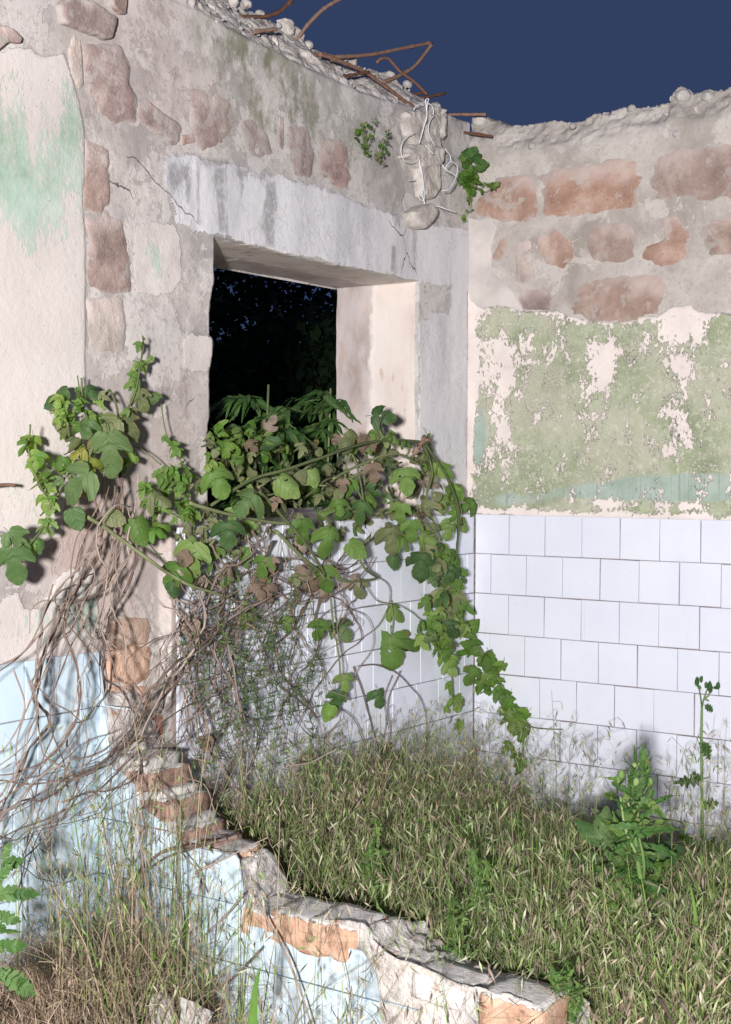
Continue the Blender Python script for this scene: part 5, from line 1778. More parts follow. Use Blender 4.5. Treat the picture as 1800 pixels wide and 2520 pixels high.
for lab, strands in CABLES:
    c = empty('white_cable', tuple(hit(*cE([strands[0][0][0]])[0], 0, 0)), lab, 'cable', 'white cables at the broken corner')
    for pts, off in strands:
        P = [hit(x, y, 0, XB + .035 + off) if x < 1092 else hit(x, y, 0, XB + .05 + off) for x, y in cE(pts)]
        m = Mesh()
        m.tube(smooth_path(P, 30), .0021, .0020, 5)
        m.build('strand', M_CABLE, c)
m = Mesh()
P = [hit(-30, 1198, 0, .02), hit(10, 1193, 0, .03), hit(32, 1194, 0, .045), hit(37, 1197, 0, .05)]
m.tube(smooth_path(P, 10), .0045, .0045, 6)
tag(m.build('pipe_stub', M_WOOD), 'thin bent pipe stub poking out of the cream plaster at the left edge', 'pipe')

# ================================================================ weeds on the walls
def sprig(name, label, cat, base_px, stems, kinds, mats, size, nleaf, plane, off, mat=None):
    e = empty(name, tuple(hit(*base_px, plane, off if plane == 0 else -off)), label, cat)
    for tgt in stems:
        P = [hit(x, y, plane, (off + .05 * i / (len(tgt) - 1)) * (1 if plane == 0 else -1)) for i, (x, y) in enumerate(tgt)]
        P = wander(smooth_path(P, 14), .006, 9)
        m = Mesh(); m.tube(P, .0016, .0009, 4); m.build('stem', mat or M_WSTEM, e)
        for _ in range(nleaf):
            q = P[RS.randint(2, 14)] + RS.randn(3) * .006
            put_leaf(e, kinds[RS.randint(len(kinds))], mats[RS.randint(len(mats))], q, size * (.5 + .8 * RS.rand()), tip=RS.randn(3) * .7 + np.array([.3, -.3, .1]), wild=.7)
    return e


w = sprig('wall_weed', 'bright green leafy weed rooted in the crack beside the broken corner', 'weed', (1140, 440), [[(1125, 455), (1140, 410), (1150, 375)], [(1130, 450), (1155, 420), (1185, 405)], [(1140, 445), (1160, 440), (1200, 460)], [(1120, 450), (1100, 480), (1092, 500)],
           [(1135, 450), (1165, 450), (1215, 452)], [(1150, 470), (1160, 500), (1140, 540)], [(1140, 440), (1190, 470), (1215, 455)], [(1130, 540), (1110, 550), (1095, 560)], [(1120, 540), (1130, 530), (1150, 545)], [(1095, 560), (1100, 580), (1102, 600)]], ['ovate', 'ovate', 'young'], ['bright', 'bright', 'mid'], .020, 9, 1, .02)
for (px, py, s, a, mt) in ((1148, 385, 40, -2.6, 'mid'), (1165, 372, 36, 2.5, 'weed'), (1188, 405, 40, 1.7, 'weed'), (1172, 384, 34, 2.3, 'weed'), (1150, 372, 30, 3.0, 'weed'), (1130, 382, 26, -2.3, 'weed'), (1150, 400, 34, 2.9, 'weed')):
    P = hit(px, py, 1, -.06)
    put_leaf(w, 'ovate', mt, P, px2m(P, s * .85), np.array([0, 0, -math.cos(a)]) + RT * math.sin(a), TOCAM + RS.randn(3) * .2 + np.array([0, 0, .3]))
for _ in range(80):
    px, py = 1150 + RS.randn() * 15, 440 + RS.randn() * 14
    P = hit(px, py, 1, -.03 - .05 * RS.rand())
    put_leaf(w, 'young' if RS.rand() < .5 else 'ovate', 'bright', P, px2m(P, 11 + 8 * RS.rand()), RS.randn(3), wild=.6)
sprig('wall_weed', 'taller thin wiry weed on the grey render above the beam', 'weed', (905, 365), [[(905, 368), (900, 330), (905, 295)], [(905, 360), (915, 330), (925, 290)], [(900, 370), (892, 340), (893, 305)], [(905, 380), (900, 372), (893, 362)]], ['ovate', 'young'], ['bright', 'weed', 'dull'], .018, 9, 0, -.02)
sprig('wall_weed', 'shorter withered weed right of the thin wiry one on the render', 'weed', (938, 385), [[(925, 395), (935, 380), (948, 330)], [(930, 398), (945, 372), (952, 320)], [(925, 370), (935, 392), (940, 400)]], ['ovate', 'young'], ['dull', 'dead', 'weed'], .017, 8, 0, -.02)

# ================================================================ ground and grass
def ground_z(x, y):
    left = sstep(y, YP, YP - .02)
    x = np.maximum(x, 0) + 0 * y
    mound = .30 * np.exp(-((x - .20) / .40) ** 2 - ((y - (YP - .26)) / .42) ** 2)
    z = (1 - left) * (.05 + .05 * np.exp(-x / .4)) + left * (.02 + mound)
    return z * np.exp(-((x - .9) ** 2 + (y + 1.2) ** 2) / 16) + 0 * x


g = np.concatenate([-np.geomspace(120, 4, 14), np.arange(-3.6, 4.0, .06), np.geomspace(4.2, 120, 14)])
GX, GY = np.meshgrid(g, g, indexing='ij')
gx, gy = GX.ravel(), GY.ravel()
gz = ground_z(gx, gy) + n2(gx, gy, 5, 4) * .03 * (np.abs(gx) < 4) * (np.abs(gy) < 4) - .02
k = len(g)
i, j = np.meshgrid(np.arange(k - 1), np.arange(k - 1), indexing='ij')
Q = np.stack([i * k + j, (i + 1) * k + j, (i + 1) * k + j + 1, i * k + j + 1], -1).reshape(-1, 4)
t = NT('dry_soil')
M_SOIL = t.out(t.ramp(t.noise(12, 6, .65), [(.3, (.05, .038, .028)), (.5, (.10, .08, .06)), (.7, (.17, .14, .11))]), t.noise(40, 6, .7), .02)
tag(link('ground', mesh_np('ground', np.stack([gx, gy, gz], 1), Q), M_SOIL), kind='structure')

PAL_SEED = np.array([(.30, .34, .18), (.36, .39, .22), (.42, .36, .25), (.25, .32, .13), (.33, .27, .19), (.46, .45, .32), (.20, .29, .10), (.27, .34, .14), (.30, .22, .19), (.24, .18, .15)])
PAL_STEM = np.array([(.22, .25, .10), (.31, .28, .16), (.16, .22, .07), (.34, .26, .18)])
PAL_GREEN = np.array([(.10, .19, .045), (.15, .26, .06), (.19, .27, .08), (.22, .25, .10)])
PAL_DRY = np.array([(.32, .24, .18), (.42, .33, .25), (.25, .18, .13), (.31, .27, .16)])


def grass(name, label, cat, base, heights, n_seed, seed_len, seed_w, pal_stem, pal_seed, lean=.28, width=.0021, droop=1.0, seed_zone=.45, hang=.55):
    """curved stalks with hanging spikelets; base (n,3)"""
    n = len(base)
    h = heights[:, None]
    a = RS.rand(n) * 6.283
    D = np.stack([np.cos(a), np.sin(a), np.zeros(n)], 1)
    ln = np.abs(RS.randn(n) * lean)[:, None]
    K = 6
    s = np.linspace(0, 1, K)
    spine = np.stack([base + np.array([0, 0, 1.0]) * h * (q - .18 * droop * ln * q ** 3) + D * h * ln * (.45 * q + droop * .9 * q ** 2.4) for q in s], 1)     # n,K,3
    spine += (np.stack([fbm(spine.reshape(-1, 3) * 7 + 31 * c, 2) for c in range(3)], 1).reshape(n, K, 3)) * .02 * s[None, :, None]
    b = RS.rand(n) * 6.283
    S = np.stack([np.cos(b), np.sin(b), np.zeros(n)], 1) * width
    wt = (1 - .75 * s)[None, :, None]
    Lf, Rt = spine - S[:, None] * wt, spine + S[:, None] * wt
    V = np.concatenate([Lf, Rt], 1).reshape(-1, 3)
    o = np.arange(n)[:, None] * 2 * K
    kk = np.arange(K - 1)[None]
    F = np.stack([o + kk, o + kk + 1, o + K + kk + 1, o + K + kk], -1).reshape(-1, 4)
    cs = pal_stem[RS.randint(len(pal_stem), size=n)] * (.75 + .5 * RS.rand(n, 1))
    C = np.repeat(cs, 2 * K, 0)
    VV, FF, CC = [V], [F], [C]
    if n_seed:
        m = n * n_seed
        st = np.repeat(np.arange(n), n_seed)
        q = 1 - seed_zone * RS.rand(m)
        x = q * (K - 1); i0 = np.clip(x.astype(int), 0, K - 2); f = (x - i0)[:, None]
        P = spine[st, i0] * (1 - f) + spine[st, i0 + 1] * f
        # pedicel outward, then the spikelet hangs
        out = RS.randn(m, 3) * .018
        P1 = P + out
        d = np.stack([RS.randn(m) * hang, RS.randn(m) * hang, -np.ones(m) + RS.randn(m) * .35], 1) + D[st] * .35
        d /= np.linalg.norm(d, axis=1, keepdims=True)
        sd = np.cross(d, RS.randn(m, 3)); sd /= np.linalg.norm(sd, axis=1, keepdims=True) + 1e-6
        n3 = np.cross(d, sd)
        l = (seed_len * (.6 + .7 * RS.rand(m)))[:, None]
        w = (seed_w * (.7 + .6 * RS.rand(m)))[:, None]
        V = np.stack([P1, P1 + d * l * .38 + sd * w * .5, P1 + d * l * .38 - sd * w * .5, P1 + d * l * .40 + n3 * w * .4, P1 + d * l, P], 1).reshape(-1, 3)
        o = len(VV[0]) + np.arange(m)[:, None] * 6
        F = np.concatenate([o + np.array([0, 1, 4, 3]), o + np.array([0, 3, 4, 2]), o + np.array([0, 5, 0, 0])], 0)
        F = np.concatenate([o + np.array([0, 1, 4, 3]), o + np.array([0, 3, 4, 2])], 0)
        c2_ = pal_seed[RS.randint(len(pal_seed), size=m)] * (.75 + .5 * RS.rand(m, 1))
        VV.append(V); FF.append(F); CC.append(np.repeat(c2_, 6, 0))
        # pedicels
        e = np.cross(P1 - P, RS.randn(m, 3)); e /= np.linalg.norm(e, axis=1, keepdims=True) + 1e-9
        V = np.stack([P, P + e * .0012, P1 + e * .0010, P1], 1).reshape(-1, 3)
        o = len(VV[0]) + len(VV[1]) + np.arange(m)[:, None] * 4
        VV.append(V); FF.append(o + np.array([0, 1, 2, 3])); CC.append(np.repeat(c2_ * .9, 4, 0))
    C = np.concatenate(CC)
    Va = np.concatenate(VV)
    pt = fbm(np.column_stack([Va[:, 0] * 5, Va[:, 1] * 5, np.full(len(Va), 3.3)]), 3)[:, None]
    C = C * 1.15 * (1 + .35 * pt * np.array([1.1, .5, .9]))
    me = mesh_np(name, np.concatenate(VV), np.concatenate(FF), True, {'col': np.concatenate([C, np.ones((len(C), 1))], 1)})
    ob = link(name, me, M_GRASS)
    return tag(ob, label, cat, kind='stuff')


def spots(n, x0, x1, y0, y1, dens=None):
    out = []
    while len(out) < n:
        x = x0 + (x1 - x0) * RS.rand(n); y = y0 + (y1 - y0) * RS.rand(n)
        p = np.stack([x, y], 1)
        # only what stands inside the view with a margin
        d = np.stack([x, y, np.full(n, .3)], 1) - CAM
        u = (d @ RT) / (d @ FW) * FOC + PCX
        ok = (u > -250) & (u < 2050)
        if dens is not None:
            ok &= RS.rand(n) < dens(x, y)
        out += list(p[ok])
    p = np.array(out[:n])
    return np.column_stack([p, ground_z(p[:, 0], p[:, 1])])


YB = YP + PT + .02


def top_h(b):
    """how high the sward stands"""
    x, y = b[:, 0], b[:, 1]
    return .31 + .15 * sstep(y, -.5, -1.3) + .14 * np.exp(-x / .22) * sstep(y, -.3, -.9) + .12 * n2(x, y, 4, 3) - .10 * sstep(y, -.75, -.15) * sstep(x, .1, .5)


b = spots(6800, .02, 2.5, YB, -.03)
grass('wild_oat_grass', 'dense drying brome grass with hanging seed heads filling the tiled room', 'grass', b, top_h(b) * (.55 + .75 * RS.rand(len(b))), 6, .042, .0052, PAL_STEM, PAL_SEED, lean=.42)
b = spots(7400, .02, 2.5, YB, -.03)
grass('green_grass', 'green grass blades growing between the dry seed stalks', 'grass', b, top_h(b) * (.5 + .75 * RS.rand(len(b))), 0, .02, .004, PAL_GREEN, PAL_SEED, lean=.28, width=.0026)
b = spots(1500, .02, 2.5, YB, -.03)
grass('straw', 'pale dead straw lying through the grass of the tiled room', 'straw', b, top_h(b) * (.5 + .6 * RS.rand(len(b))), 0, .02, .004, PAL_DRY, PAL_SEED, lean=.9, width=.0022, droop=1.4)
# tall open oat stalks against the tiles of the corner
b = spots(170, .05, 1.6, -.6, -.06)
grass('wild_oats', 'tall thin oat stalks with nodding spikelets against the white tiles', 'grass', b, .42 + .30 * RS.rand(len(b)), 9, .034, .0046, PAL_STEM, PAL_SEED, lean=.30, width=.0014, seed_zone=.40, droop=1.5)
b = spots(1200, .02, .40, YB, -.45)
grass('sill_grass', 'taller dry grass heaped under the window below the vines', 'grass', b, .42 + .30 * RS.rand(len(b)), 5, .030, .0050, np.concatenate([PAL_STEM, PAL_GREEN, PAL_DRY]), PAL_SEED, lean=.35, width=.0020)
# cleavers: brighter tufts
# left of the partition
b = spots(270, .02, 1.35, YP - .42, YP - .03, lambda x, y: .45 + np.exp(-((x - .30) / .16) ** 2))
grass('oat_grass', 'thin wild oat stalks with dark seeds in front of the blue tiles', 'grass', b, .25 + .45 * RS.rand(len(b)) ** 1.3, 4, .032, .0046, np.concatenate([PAL_STEM, PAL_GREEN, PAL_DRY]), np.concatenate([PAL_SEED, PAL_DRY * .55]), lean=.32, width=.0019, droop=1.3)
b = spots(1900, -.02, .95, YP - .62, YP - .03, lambda x, y: .1 + np.exp(-((x - .22) / .30) ** 2))
grass('dry_grass', 'brown matted dry grass on the rubble at the lower left', 'grass', b, .07 + .14 * RS.rand(len(b)), 1, .024, .003, PAL_DRY, PAL_DRY, lean=1.1, width=.0020, droop=1.2)
b = spots(60, .18, .46, YP - .22, YP - .04)
grass('grass_clump', 'upright clump of mixed green and dry grass stalks before the blue tiles', 'grass', b, .40 + .35 * RS.rand(len(b)), 3, .026, .004, np.concatenate([PAL_GREEN * .8, PAL_DRY, PAL_DRY]), PAL_SEED * .7, lean=.14, width=.0022)

# loose rubble at the lower left
for k, (px, py, s, m_) in enumerate(((160, 2440, .05, M_CONC), (90, 2500, .07, M_BRICK_DK), (215, 2500, .05, M_CONC), (410, 2500, .045, M_CONC), (470, 2510, .06, M_PEBBLE), (300, 2470, .045, M_BRICK_DK), (560, 2505, .05, M_BRICK), (30, 2470, .05, M_CONC))):
    P = hit(px, py, 1, YP - .25)
    z = float(ground_z(np.array([P[0]]), np.array([P[1]]))[0])
    o = link('rubble_stone', rock_mesh('rubble_stone', 300 + k, 3, .25, (1.2, .9, .7), True), m_)
    o.location = (P[0], P[1], max(z, P[2]) if P[2] < z + .12 else z + .02)
    o.scale = (s, s, s)
    o.rotation_euler = (RS.rand(), RS.rand(), RS.rand() * 6)
    tag(o, ['small grey rubble lump left of the tall grass clump', 'dark red rubble lump at the bottom left corner', 'grey rubble lump right under the tall grass clump', 'largest pale rubble lump at the foot of the partition', 'small rounded rubble stone at the partition foot',
            'dark red rubble piece half buried in dry grass', 'orange brick fragment lying before the blue tiles', 'grey rubble lump at the left edge by the tall weed'][k], 'rubble', 'rubble at the foot of the blue tiles')

# ================================================================ tall weeds
def at_depth(px, py, dep): return CAM + ray(px, py) * dep


th = empty('sow_thistle', tuple(at_depth(1602, 2345, 3.55)), 'tall pale green sow thistle standing in the grass, its shadow on the tiles', 'sow thistle')
main = wander(smooth_path([at_depth(1605, 2370, 3.52), at_depth(1595, 2290, 3.56), at_depth(1580, 2180, 3.60), at_depth(1562, 2060, 3.64), at_depth(1556, 1960, 3.66), at_depth(1563, 1872, 3.68)], 24), .008, 5)
TH = [(main, .0085, .0045), (smooth_path([main[12], at_depth(1540, 2040, 3.60), at_depth(1527, 1960, 3.60)], 10), .005, .003), (smooth_path([main[14], at_depth(1570, 2000, 3.64), at_depth(1566, 1930, 3.64)], 10), .005, .003),
      (smooth_path([main[9], at_depth(1585, 2120, 3.58), at_depth(1566, 2030, 3.58)], 10), .0055, .003), (smooth_path([main[16], at_depth(1535, 1945, 3.65), at_depth(1520, 1925, 3.65)], 8), .003, .002), (smooth_path([main[17], at_depth(1590, 1945, 3.70), at_depth(1605, 1915, 3.70)], 8), .003, .002)]
for P, r0, r1 in TH:
    m = Mesh(); m.tube(P, r0, r1, 6, .15); m.build('stem', M_WSTEM, th)
for (px, py, w_, a, kd) in ((1600, 2040, 130, 1.9, 'sow'), (1612, 2010, 110, 2.2, 'sow'), (1530, 2050, 110, -2.7, 'sow'), (1575, 1935, 60, 2.4, 'sow'), (1545, 1915, 55, -2.5, 'sow'), (1535, 1990, 70, -2.2, 'sow'), (1590, 1970, 70, 2.3, 'sow'), (1522, 1918, 42, -2.0, 'sow'),
                            (1565, 1862, 44, 3.0, 'sow'), (1580, 1875, 40, 2.4, 'sow'), (1552, 1880, 38, -2.6, 'sow'), (1600, 2130, 110, 2.3, 'sow'), (1520, 2190, 90, -1.9, 'sow'), (1620, 2165, 90, 1.4, 'sow'), (1560, 2000, 90, 2.9, 'sow'), (1575, 2095, 80, 2.0, 'sow'), (1545, 2240, 90, -2.4, 'sow'),
                            (1600, 2260, 90, 2.6, 'sow'), (1610, 2330, 110, 1.8, 'sow'), (1560, 2340, 100, -1.7, 'sow'), (1640, 2400, 120, 1.3, 'sow'), (1570, 2400, 110, -1.2, 'sow'), (1540, 1960, 60, 2.6, 'sow'), (1552, 1930, 50, 2.9, 'sow'), (1572, 1905, 46, 2.2, 'sow')) + tuple((1560 + RS.randn() * (20 + (y_ - 1880) * .11), y_, 52 + 50 * RS.rand() + (y_ - 1880) * .06, RS.randn() * 1.2 + (2.2 if RS.rand() < .5 else -2.2), 'sow') for y_ in np.linspace(1880, 2290, 44)):
    P = at_depth(px, py, 3.60 + RS.randn() * .03)
    put_leaf(th, kd, 'weed' if RS.rand() < .6 else 'mid', P, px2m(P, w_ * 1.0), np.array([0, 0, -math.cos(a)]) + RT * math.sin(a) + TOCAM * .3 * RS.randn(), TOCAM + RS.randn(3) * .8 + np.array([0, 0, .6]), sx=.55)
for (px, py) in ((1562, 1888), (1566, 1925), (1530, 1905), (1600, 1925), (1520, 1920)):
    bud = link('flower_bud', rock_mesh('flower_bud', px, 2, .08, (.8, .8, 1.2)), M_WSTEM, th)
    bud.location = at_depth(px, py, 3.63); bud.scale = (.011,) * 3

tl = empty('thistle', tuple(hit(1728, 2090, 1, -.08)), 'single tall thin thistle stalk in front of the white tiles', 'thistle')
P = [hit(1730, 2110, 1, -.08), hit(1728, 1950, 1, -.08), hit(1727, 1820, 1, -.075), hit(1728, 1735, 1, -.07)]
m = Mesh(); m.tube(smooth_path(P, 16), .0055, .0040, 7, .1); m.build('stem', M_WSTEM, tl)
for pts in ([(1728, 1738), (1722, 1700), (1716, 1682)], [(1728, 1738), (1738, 1705), (1746, 1690)], [(1732, 1722), (1745, 1712), (1752, 1695), (1768, 1690)], [(1728, 1740), (1733, 1722), (1745, 1726)]):
    m = Mesh(); m.tube(smooth_path([hit(x, y, 1, -.075) for x, y in pts], 8), .0028, .0018, 5); m.build('branch', M_WSTEM, tl)
for (px, py, s) in ((1716, 1678, .011), (1747, 1690, .012), (1768, 1688, .010), (1738, 1687, .008), (1726, 1672, .008)):
    o = link('flower_bud', rock_mesh('flower_bud', px, 2, .25, (.7, .7, 1.3)), M_LEAF['weed'], tl)
    o.location = hit(px, py, 1, -.08); o.scale = (s,) * 3
for (px, py, w_, a, mt) in ((1698, 1925, 88, -1.35, 'dark'), (1742, 1850, 70, .5, 'weed'), (1748, 1745, 46, 1.0, 'weed'), (1718, 1912, 40, -2.6, 'weed'), (1752, 1982, 70, 1.7, 'weed'), (1732, 1832, 30, -1.9, 'weed'), (1720, 1690, 26, -2.4, 'weed'), (1752, 1700, 26, 2.3, 'weed'), (1764, 1692, 24, 1.9, 'weed'),
                            (1700, 2075, 90, -2.2, 'bright'), (1735, 2080, 80, 2.5, 'bright'), (1760, 2085, 70, 1.9, 'bright'), (1690, 2100, 90, -1.7, 'weed')):
    P = hit(px, py, 1, -.09)
    put_leaf(tl, 'pinnate' if py < 2000 else 'sow', mt, P, px2m(P, w_ * .78), np.array([0, 0, -math.cos(a)]) + RT * math.sin(a), TOCAM + RS.randn(3) * .3 + np.array([0, 0, .3]), sx=1.0)

dk = empty('dock_plant', tuple(at_depth(1470, 2110, 3.8)), 'broad leaved dock in the grass below the white tiles', 'dock')
for (px, py, w_, a, mt) in ((1455, 2045, 90, -2.5, 'weed'), (1445, 2110, 80, -1.9, 'weed'), (1478, 2135, 100, -1.6, 'weed'), (1490, 2030, 100, 3.0, 'weed'), (1510, 2050, 120, 2.7, 'dark'), (1640, 2095, 130, 1.75, 'dark'), (1660, 2080, 100, 1.5, 'weed'), (1535, 2070, 110, -2.9, 'dark')):
    P = at_depth(px, py, 3.75 + RS.randn() * .03)
    put_leaf(dk, 'ovate', 'dark', P, px2m(P, w_ * .75), np.array([0, 0, -math.cos(a)]) + RT * math.sin(a), TOCAM + RS.randn(3) * .25 + np.array([0, 0, .6]), sx=.75)

sw = empty('sow_thistle', tuple(at_depth(-20, 2480, 3.1)), 'bright green sow thistle with jagged leaves cut by the left edge', 'sow thistle')
P = smooth_path([at_depth(-30, 2560, 3.1), at_depth(-20, 2350, 3.08), at_depth(0, 2180, 3.05), at_depth(15, 2080, 3.05)], 14)
m = Mesh(); m.tube(P, .007, .003, 6); m.build('stem', M_WSTEM, sw)
for (px, py, w_, a) in ((25, 2125, 90, 2.0), (20, 2195, 120, 1.75), (15, 2260, 90, 1.0), (60, 2200, 90, 1.6), (5, 2150, 80, 2.6), (20, 2330, 100, 1.5), (45, 2420, 140, .9), (10, 2400, 100, 1.7), (15, 2100, 60, 2.9), (60, 2430, 90, .5), (0, 2290, 100, .6)):
    q = at_depth(px, py, 3.02 + RS.randn() * .03)
    put_leaf(sw, 'sow', 'weed', q, px2m(q, w_ * .72), np.array([0, 0, -math.cos(a)]) + RT * math.sin(a), TOCAM + RS.randn(3) * .3 + np.array([0, 0, .5]), sx=1.1)

# fresh cleavers among the grass, a dandelion rosette and single broad blades
def cleavers(px, py, dep, label, k=16, size=46):
    e = empty('cleavers', tuple(at_depth(px, py, dep)), label, 'cleavers', 'bright green tufts in the grass')
    for s in range(k // 4):
        q0 = at_depth(px + RS.randn() * 14, py + 90, dep)
        q1 = at_depth(px + RS.randn() * 24, py - 40 + RS.randn() * 25, dep - .03)
        P = smooth_path([q0, (q0 + q1) / 2, q1], 8)
        m = Mesh(); m.tube(P, .0016, .001, 4); m.build('stem', M_WSTEM, e)
        for c in P[2:]:
            for _ in range(4):
                put_leaf(e, 'lance', 'mid' if RS.rand() < .6 else 'weed', c, px2m(c, size * .8) * (.6 + .5 * RS.rand()), RS.randn(3) * .8 + np.array([0, 0, .3]), wild=1, sx=1.3)


cleavers(1165, 2160, 3.55, 'upper bright green cleavers tuft in the middle of the grass')
cleavers(1125, 2290, 3.4, 'bright green cleavers beside the broken partition end')
cleavers(930, 2110, 3.75, 'yellowish green cleavers left in the grass behind the partition')
cleavers(1395, 2440, 3.2, 'leafy green cleavers at the brick end of the partition', 20, 60)
for (pts, lab, mt) in (([(1740, 2490), (1722, 2380), (1712, 2250), (1700, 2180)], 'broad yellow green grass blade rising at the lower right', 0), ([(1745, 2490), (1735, 2380), (1725, 2280)], 'narrower yellow green blade beside the broad one at lower right', 0),
                       ([(622, 2520), (628, 2440), (640, 2380)], 'bright green upright blade before the blue tiles', 0)):
    dep = 3.35 if pts[0][0] > 1000 else 2.95
    P = smooth_path([at_depth(x, y, dep) for x, y in pts], 12)
    side = RT * np.linspace(.010, .002, 12)[:, None]
    V = np.concatenate([P - side, P + TOCAM * .003, P + side])
    F = [(i_, i_ + 1, 13 + i_, 12 + i_) for i_ in range(11)] + [(12 + i_, 13 + i_, 25 + i_, 24 + i_) for i_ in range(11)]
    o = link('grass_blade', mesh_np('grass_blade', V, F, True, {'lay_a': np.zeros((36, 4)) + .2}), M_LEAF['bright'])
    tag(o, lab, 'grass blade')
for (pts, dep, r, lab) in (([(1570, 2378), (1650, 2330), (1755, 2303)], 3.5, .006, 'pale dead stalk lying across the grass at the right'), ([(1625, 2455), (1645, 2490), (1665, 2530)], 3.0, .008, 'bleached stick in the grass at the bottom edge'), ([(1677, 2465), (1700, 2500), (1715, 2530)], 3.0, .007, 'second bleached stick right of the bottom one'),
                           ([(480, 2150), (600, 2090), (660, 2060)], 3.3, .004, 'dry twig lying on top of the broken partition'), ([(700, 1885), (760, 1875), (830, 1845)], 4.2, .005, 'pale broken stalk under the window grass')):
    m = Mesh()
    m.tube(wander(smooth_path([at_depth(x, y, dep - .05 * i_) for i_, (x, y) in enumerate(pts)], 10), .006, 10), r * .7, r * .3, 5, .3)
    tag(m.build('dead_stalk', M_DRY), lab, 'dead stalk')


# wall barley heads
def barley(px, py, dep, lean, green):
    o_m = Mesh()
    P = smooth_path([at_depth(px - 30 * lean, py + 150, dep), at_depth(px - 6 * lean, py + 40, dep), at_depth(px, py, dep)], 10)
    up = P[-1] - P[-2]; up /= np.linalg.norm(up)
    V, F, C, k0 = [], [], [], 0
    a, b_ = tube_np(P, .0013, .001, 4)
    V.append(a); F += b_; C.append(np.tile((.2, .22, .09, 1), (len(a), 1))); k0 += len(a)
    ax = up + RT * .25 * lean; ax /= np.linalg.norm(ax)
    for k in range(46):
        q = P[-1] + ax * (.050 * k / 46)
        d = ax * 1.0 + RS.randn(3) * .30; d /= np.linalg.norm(d)
        s = np.cross(d, RS.randn(3)); s /= np.linalg.norm(s)
        l = .030 + .012 * RS.rand()
        V.append(np.array([q - s * .0013, q + s * .0013, q + d * l * .35 + s * .001, q + d * l, q + d * l * .35 - s * .001]))
        F.append((k0, k0 + 1, k0 + 2, k0 + 3, k0 + 4)); k0 += 5
        c = np.array((.17, .22, .09) if green else (.36, .27, .17)) * (.8 + .4 * RS.rand())
        C.append(np.tile(np.append(c, 1), (5, 1)))
    return link('wall_barley', mesh_np('wall_barley', np.concatenate(V), F, True, {'col': np.concatenate(C)}), M_GRASS)


for (px, py, dep, ln, gr, lab) in ((1120, 1915, 5.0, .2, 0, 'tan barley ear in the tiled corner, left of the hanging strand'), (1160, 1890, 5.15, .0, 1, 'green barley ear rising along the tile corner'), (1172, 2085, 4.5, -.2, 0, 'fat tan barley ear in the middle of the grass'), (1075, 1945, 4.9, -.5, 1, 'green barley ear leaning left below the tiles'),
                                   (1185, 1990, 4.8, .1, 0, 'tan barley ear just under the tile corner'), (1228, 1935, 5.0, .8, 1, 'green barley ear leaning right before the tiles'), (1295, 2165, 4.2, -.2, 0, 'tan barley ear right of the bright tufts'), (1265, 2070, 4.5, .2, 0, 'dull tan barley ear low in the grass')):
    tag(barley(px, py, dep, ln, gr), lab, 'barley ear', 'barley ears in the grass')

# ================================================================ beyond the window
for (px, dep, hh, lab, seeds) in ((640, 4.80, 1.84, 'narrow leaved dark plant just outside the window, left', 1), (795, 5.35, 1.86, 'taller narrow leaved plant outside the window by the right reveal', 2)):
    base = at_depth(px, 1160, dep); base[2] = 0
    e = empty('hemp_plant', tuple(base), lab, 'plant')
    P = smooth_path([base, base + np.array([0, 0, hh * .5]), base + np.array([.02, .02, hh])], 14)
    m = Mesh(); m.tube(P, .012, .004, 6); m.build('stem', M_GSTEM, e)
    for q in range(46):
        f = .55 + .45 * RS.rand() ** .7
        c = np.array([base[0], base[1], hh * f]) + RS.randn(3) * np.array([.10, .10, .02]) * (1.4 - f)
        az = RS.rand() * 6.28
        dirn = np.array([math.cos(az), math.sin(az), .35 - .3 * RS.rand()])
        sz = .17 * (.7 + .5 * RS.rand())
        for k in range(7):
            an = (k - 3) * .42
            sd = np.cross(dirn, [0, 0, 1.0]); sd /= np.linalg.norm(sd)
            t_ = dirn * math.cos(an) + sd * math.sin(an) + np.array([0, 0, -.25])
            put_leaf(e, 'lance', 'weed', c, sz * (1 - .09 * abs(k - 3)), t_, np.array([0, 0, 1.0]) + TOCAM * .4 + RS.randn(3) * .1, centre=False, sx=.9)


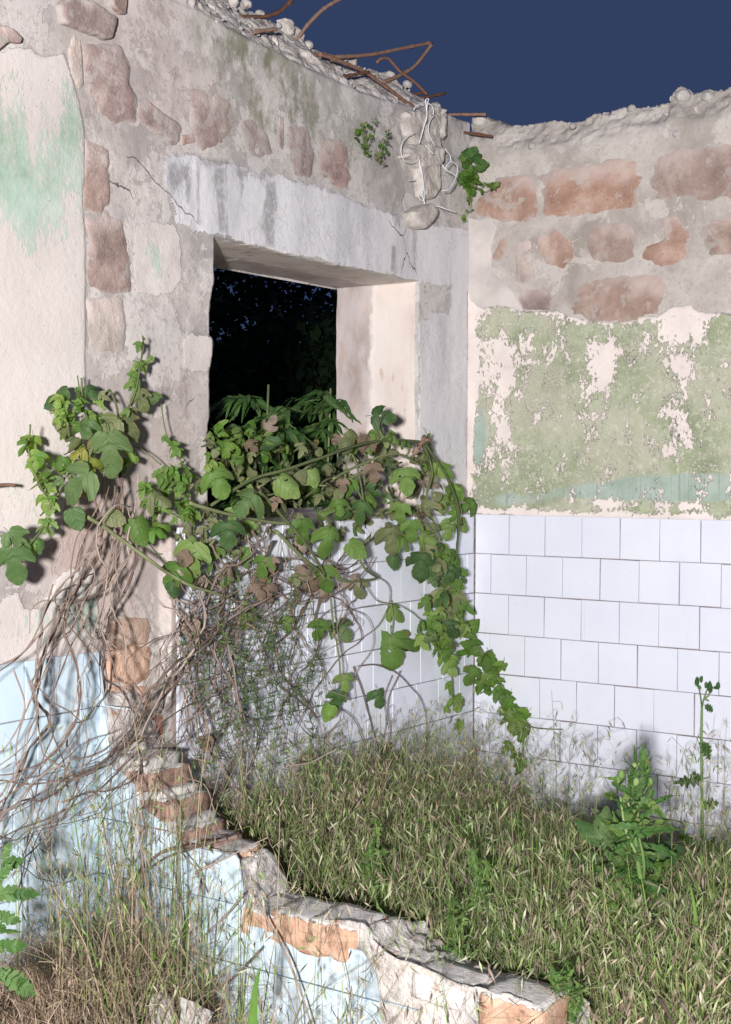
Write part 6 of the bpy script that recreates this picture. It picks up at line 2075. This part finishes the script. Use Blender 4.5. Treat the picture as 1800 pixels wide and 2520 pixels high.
def tree(loc, h, rad, label, seed, leaves=9000, dense=1.0):
    rng = np.random.RandomState(seed)
    e = empty('broadleaf_tree', loc, label, 'tree')
    m = Mesh()
    tr = np.array(loc) + np.stack([rng.randn(8) * .08 * np.linspace(0, 1, 8), rng.randn(8) * .08 * np.linspace(0, 1, 8), np.linspace(0, h * .8, 8)], 1)
    m.tube(tr, .16, .05, 8, .2); m.build('trunk', M_WOOD, e)
    m = Mesh()
    cl = []
    for k in range(16):
        a = rng.rand() * 6.28
        s = tr[rng.randint(2, 8)]
        en = s + np.array([math.cos(a) * rad * (.4 + .5 * rng.rand()), math.sin(a) * rad * (.4 + .5 * rng.rand()), .1 + rng.rand() * h * .10])
        m.tube(smooth_path([s, (s + en) / 2 + np.array([0, 0, .15]), en], 7), .045, .012, 5)
        cl += [en, (s + en) / 2 + np.array([0, 0, .2])]
    m.build('limbs', M_WOOD, e)
    cl = np.array(cl + [np.array(loc) + np.array([rng.randn() * rad * .5, rng.randn() * rad * .5, h * (.10 + .62 * rng.rand())]) for _ in range(40)])
    c = cl[rng.randint(len(cl), size=leaves)] + rng.randn(leaves, 3) * np.array([.42, .42, .22]) * rad * .5
    d = rng.randn(leaves, 3); d[:, 2] -= .5; d /= np.linalg.norm(d, axis=1, keepdims=True)
    s = np.cross(d, rng.randn(leaves, 3)); s /= np.linalg.norm(s, axis=1, keepdims=True)
    l = (.11 * (.6 + .8 * rng.rand(leaves)))[:, None]
    V = np.stack([c, c + d * l * .5 + s * l * .3, c + d * l, c + d * l * .5 - s * l * .3], 1).reshape(-1, 3)
    F = np.arange(leaves * 4).reshape(-1, 4)
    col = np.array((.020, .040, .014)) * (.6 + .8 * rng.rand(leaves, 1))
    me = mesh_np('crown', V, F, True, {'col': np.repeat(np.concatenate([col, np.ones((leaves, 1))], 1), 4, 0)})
    link('crown', me, M_GRASS, e)


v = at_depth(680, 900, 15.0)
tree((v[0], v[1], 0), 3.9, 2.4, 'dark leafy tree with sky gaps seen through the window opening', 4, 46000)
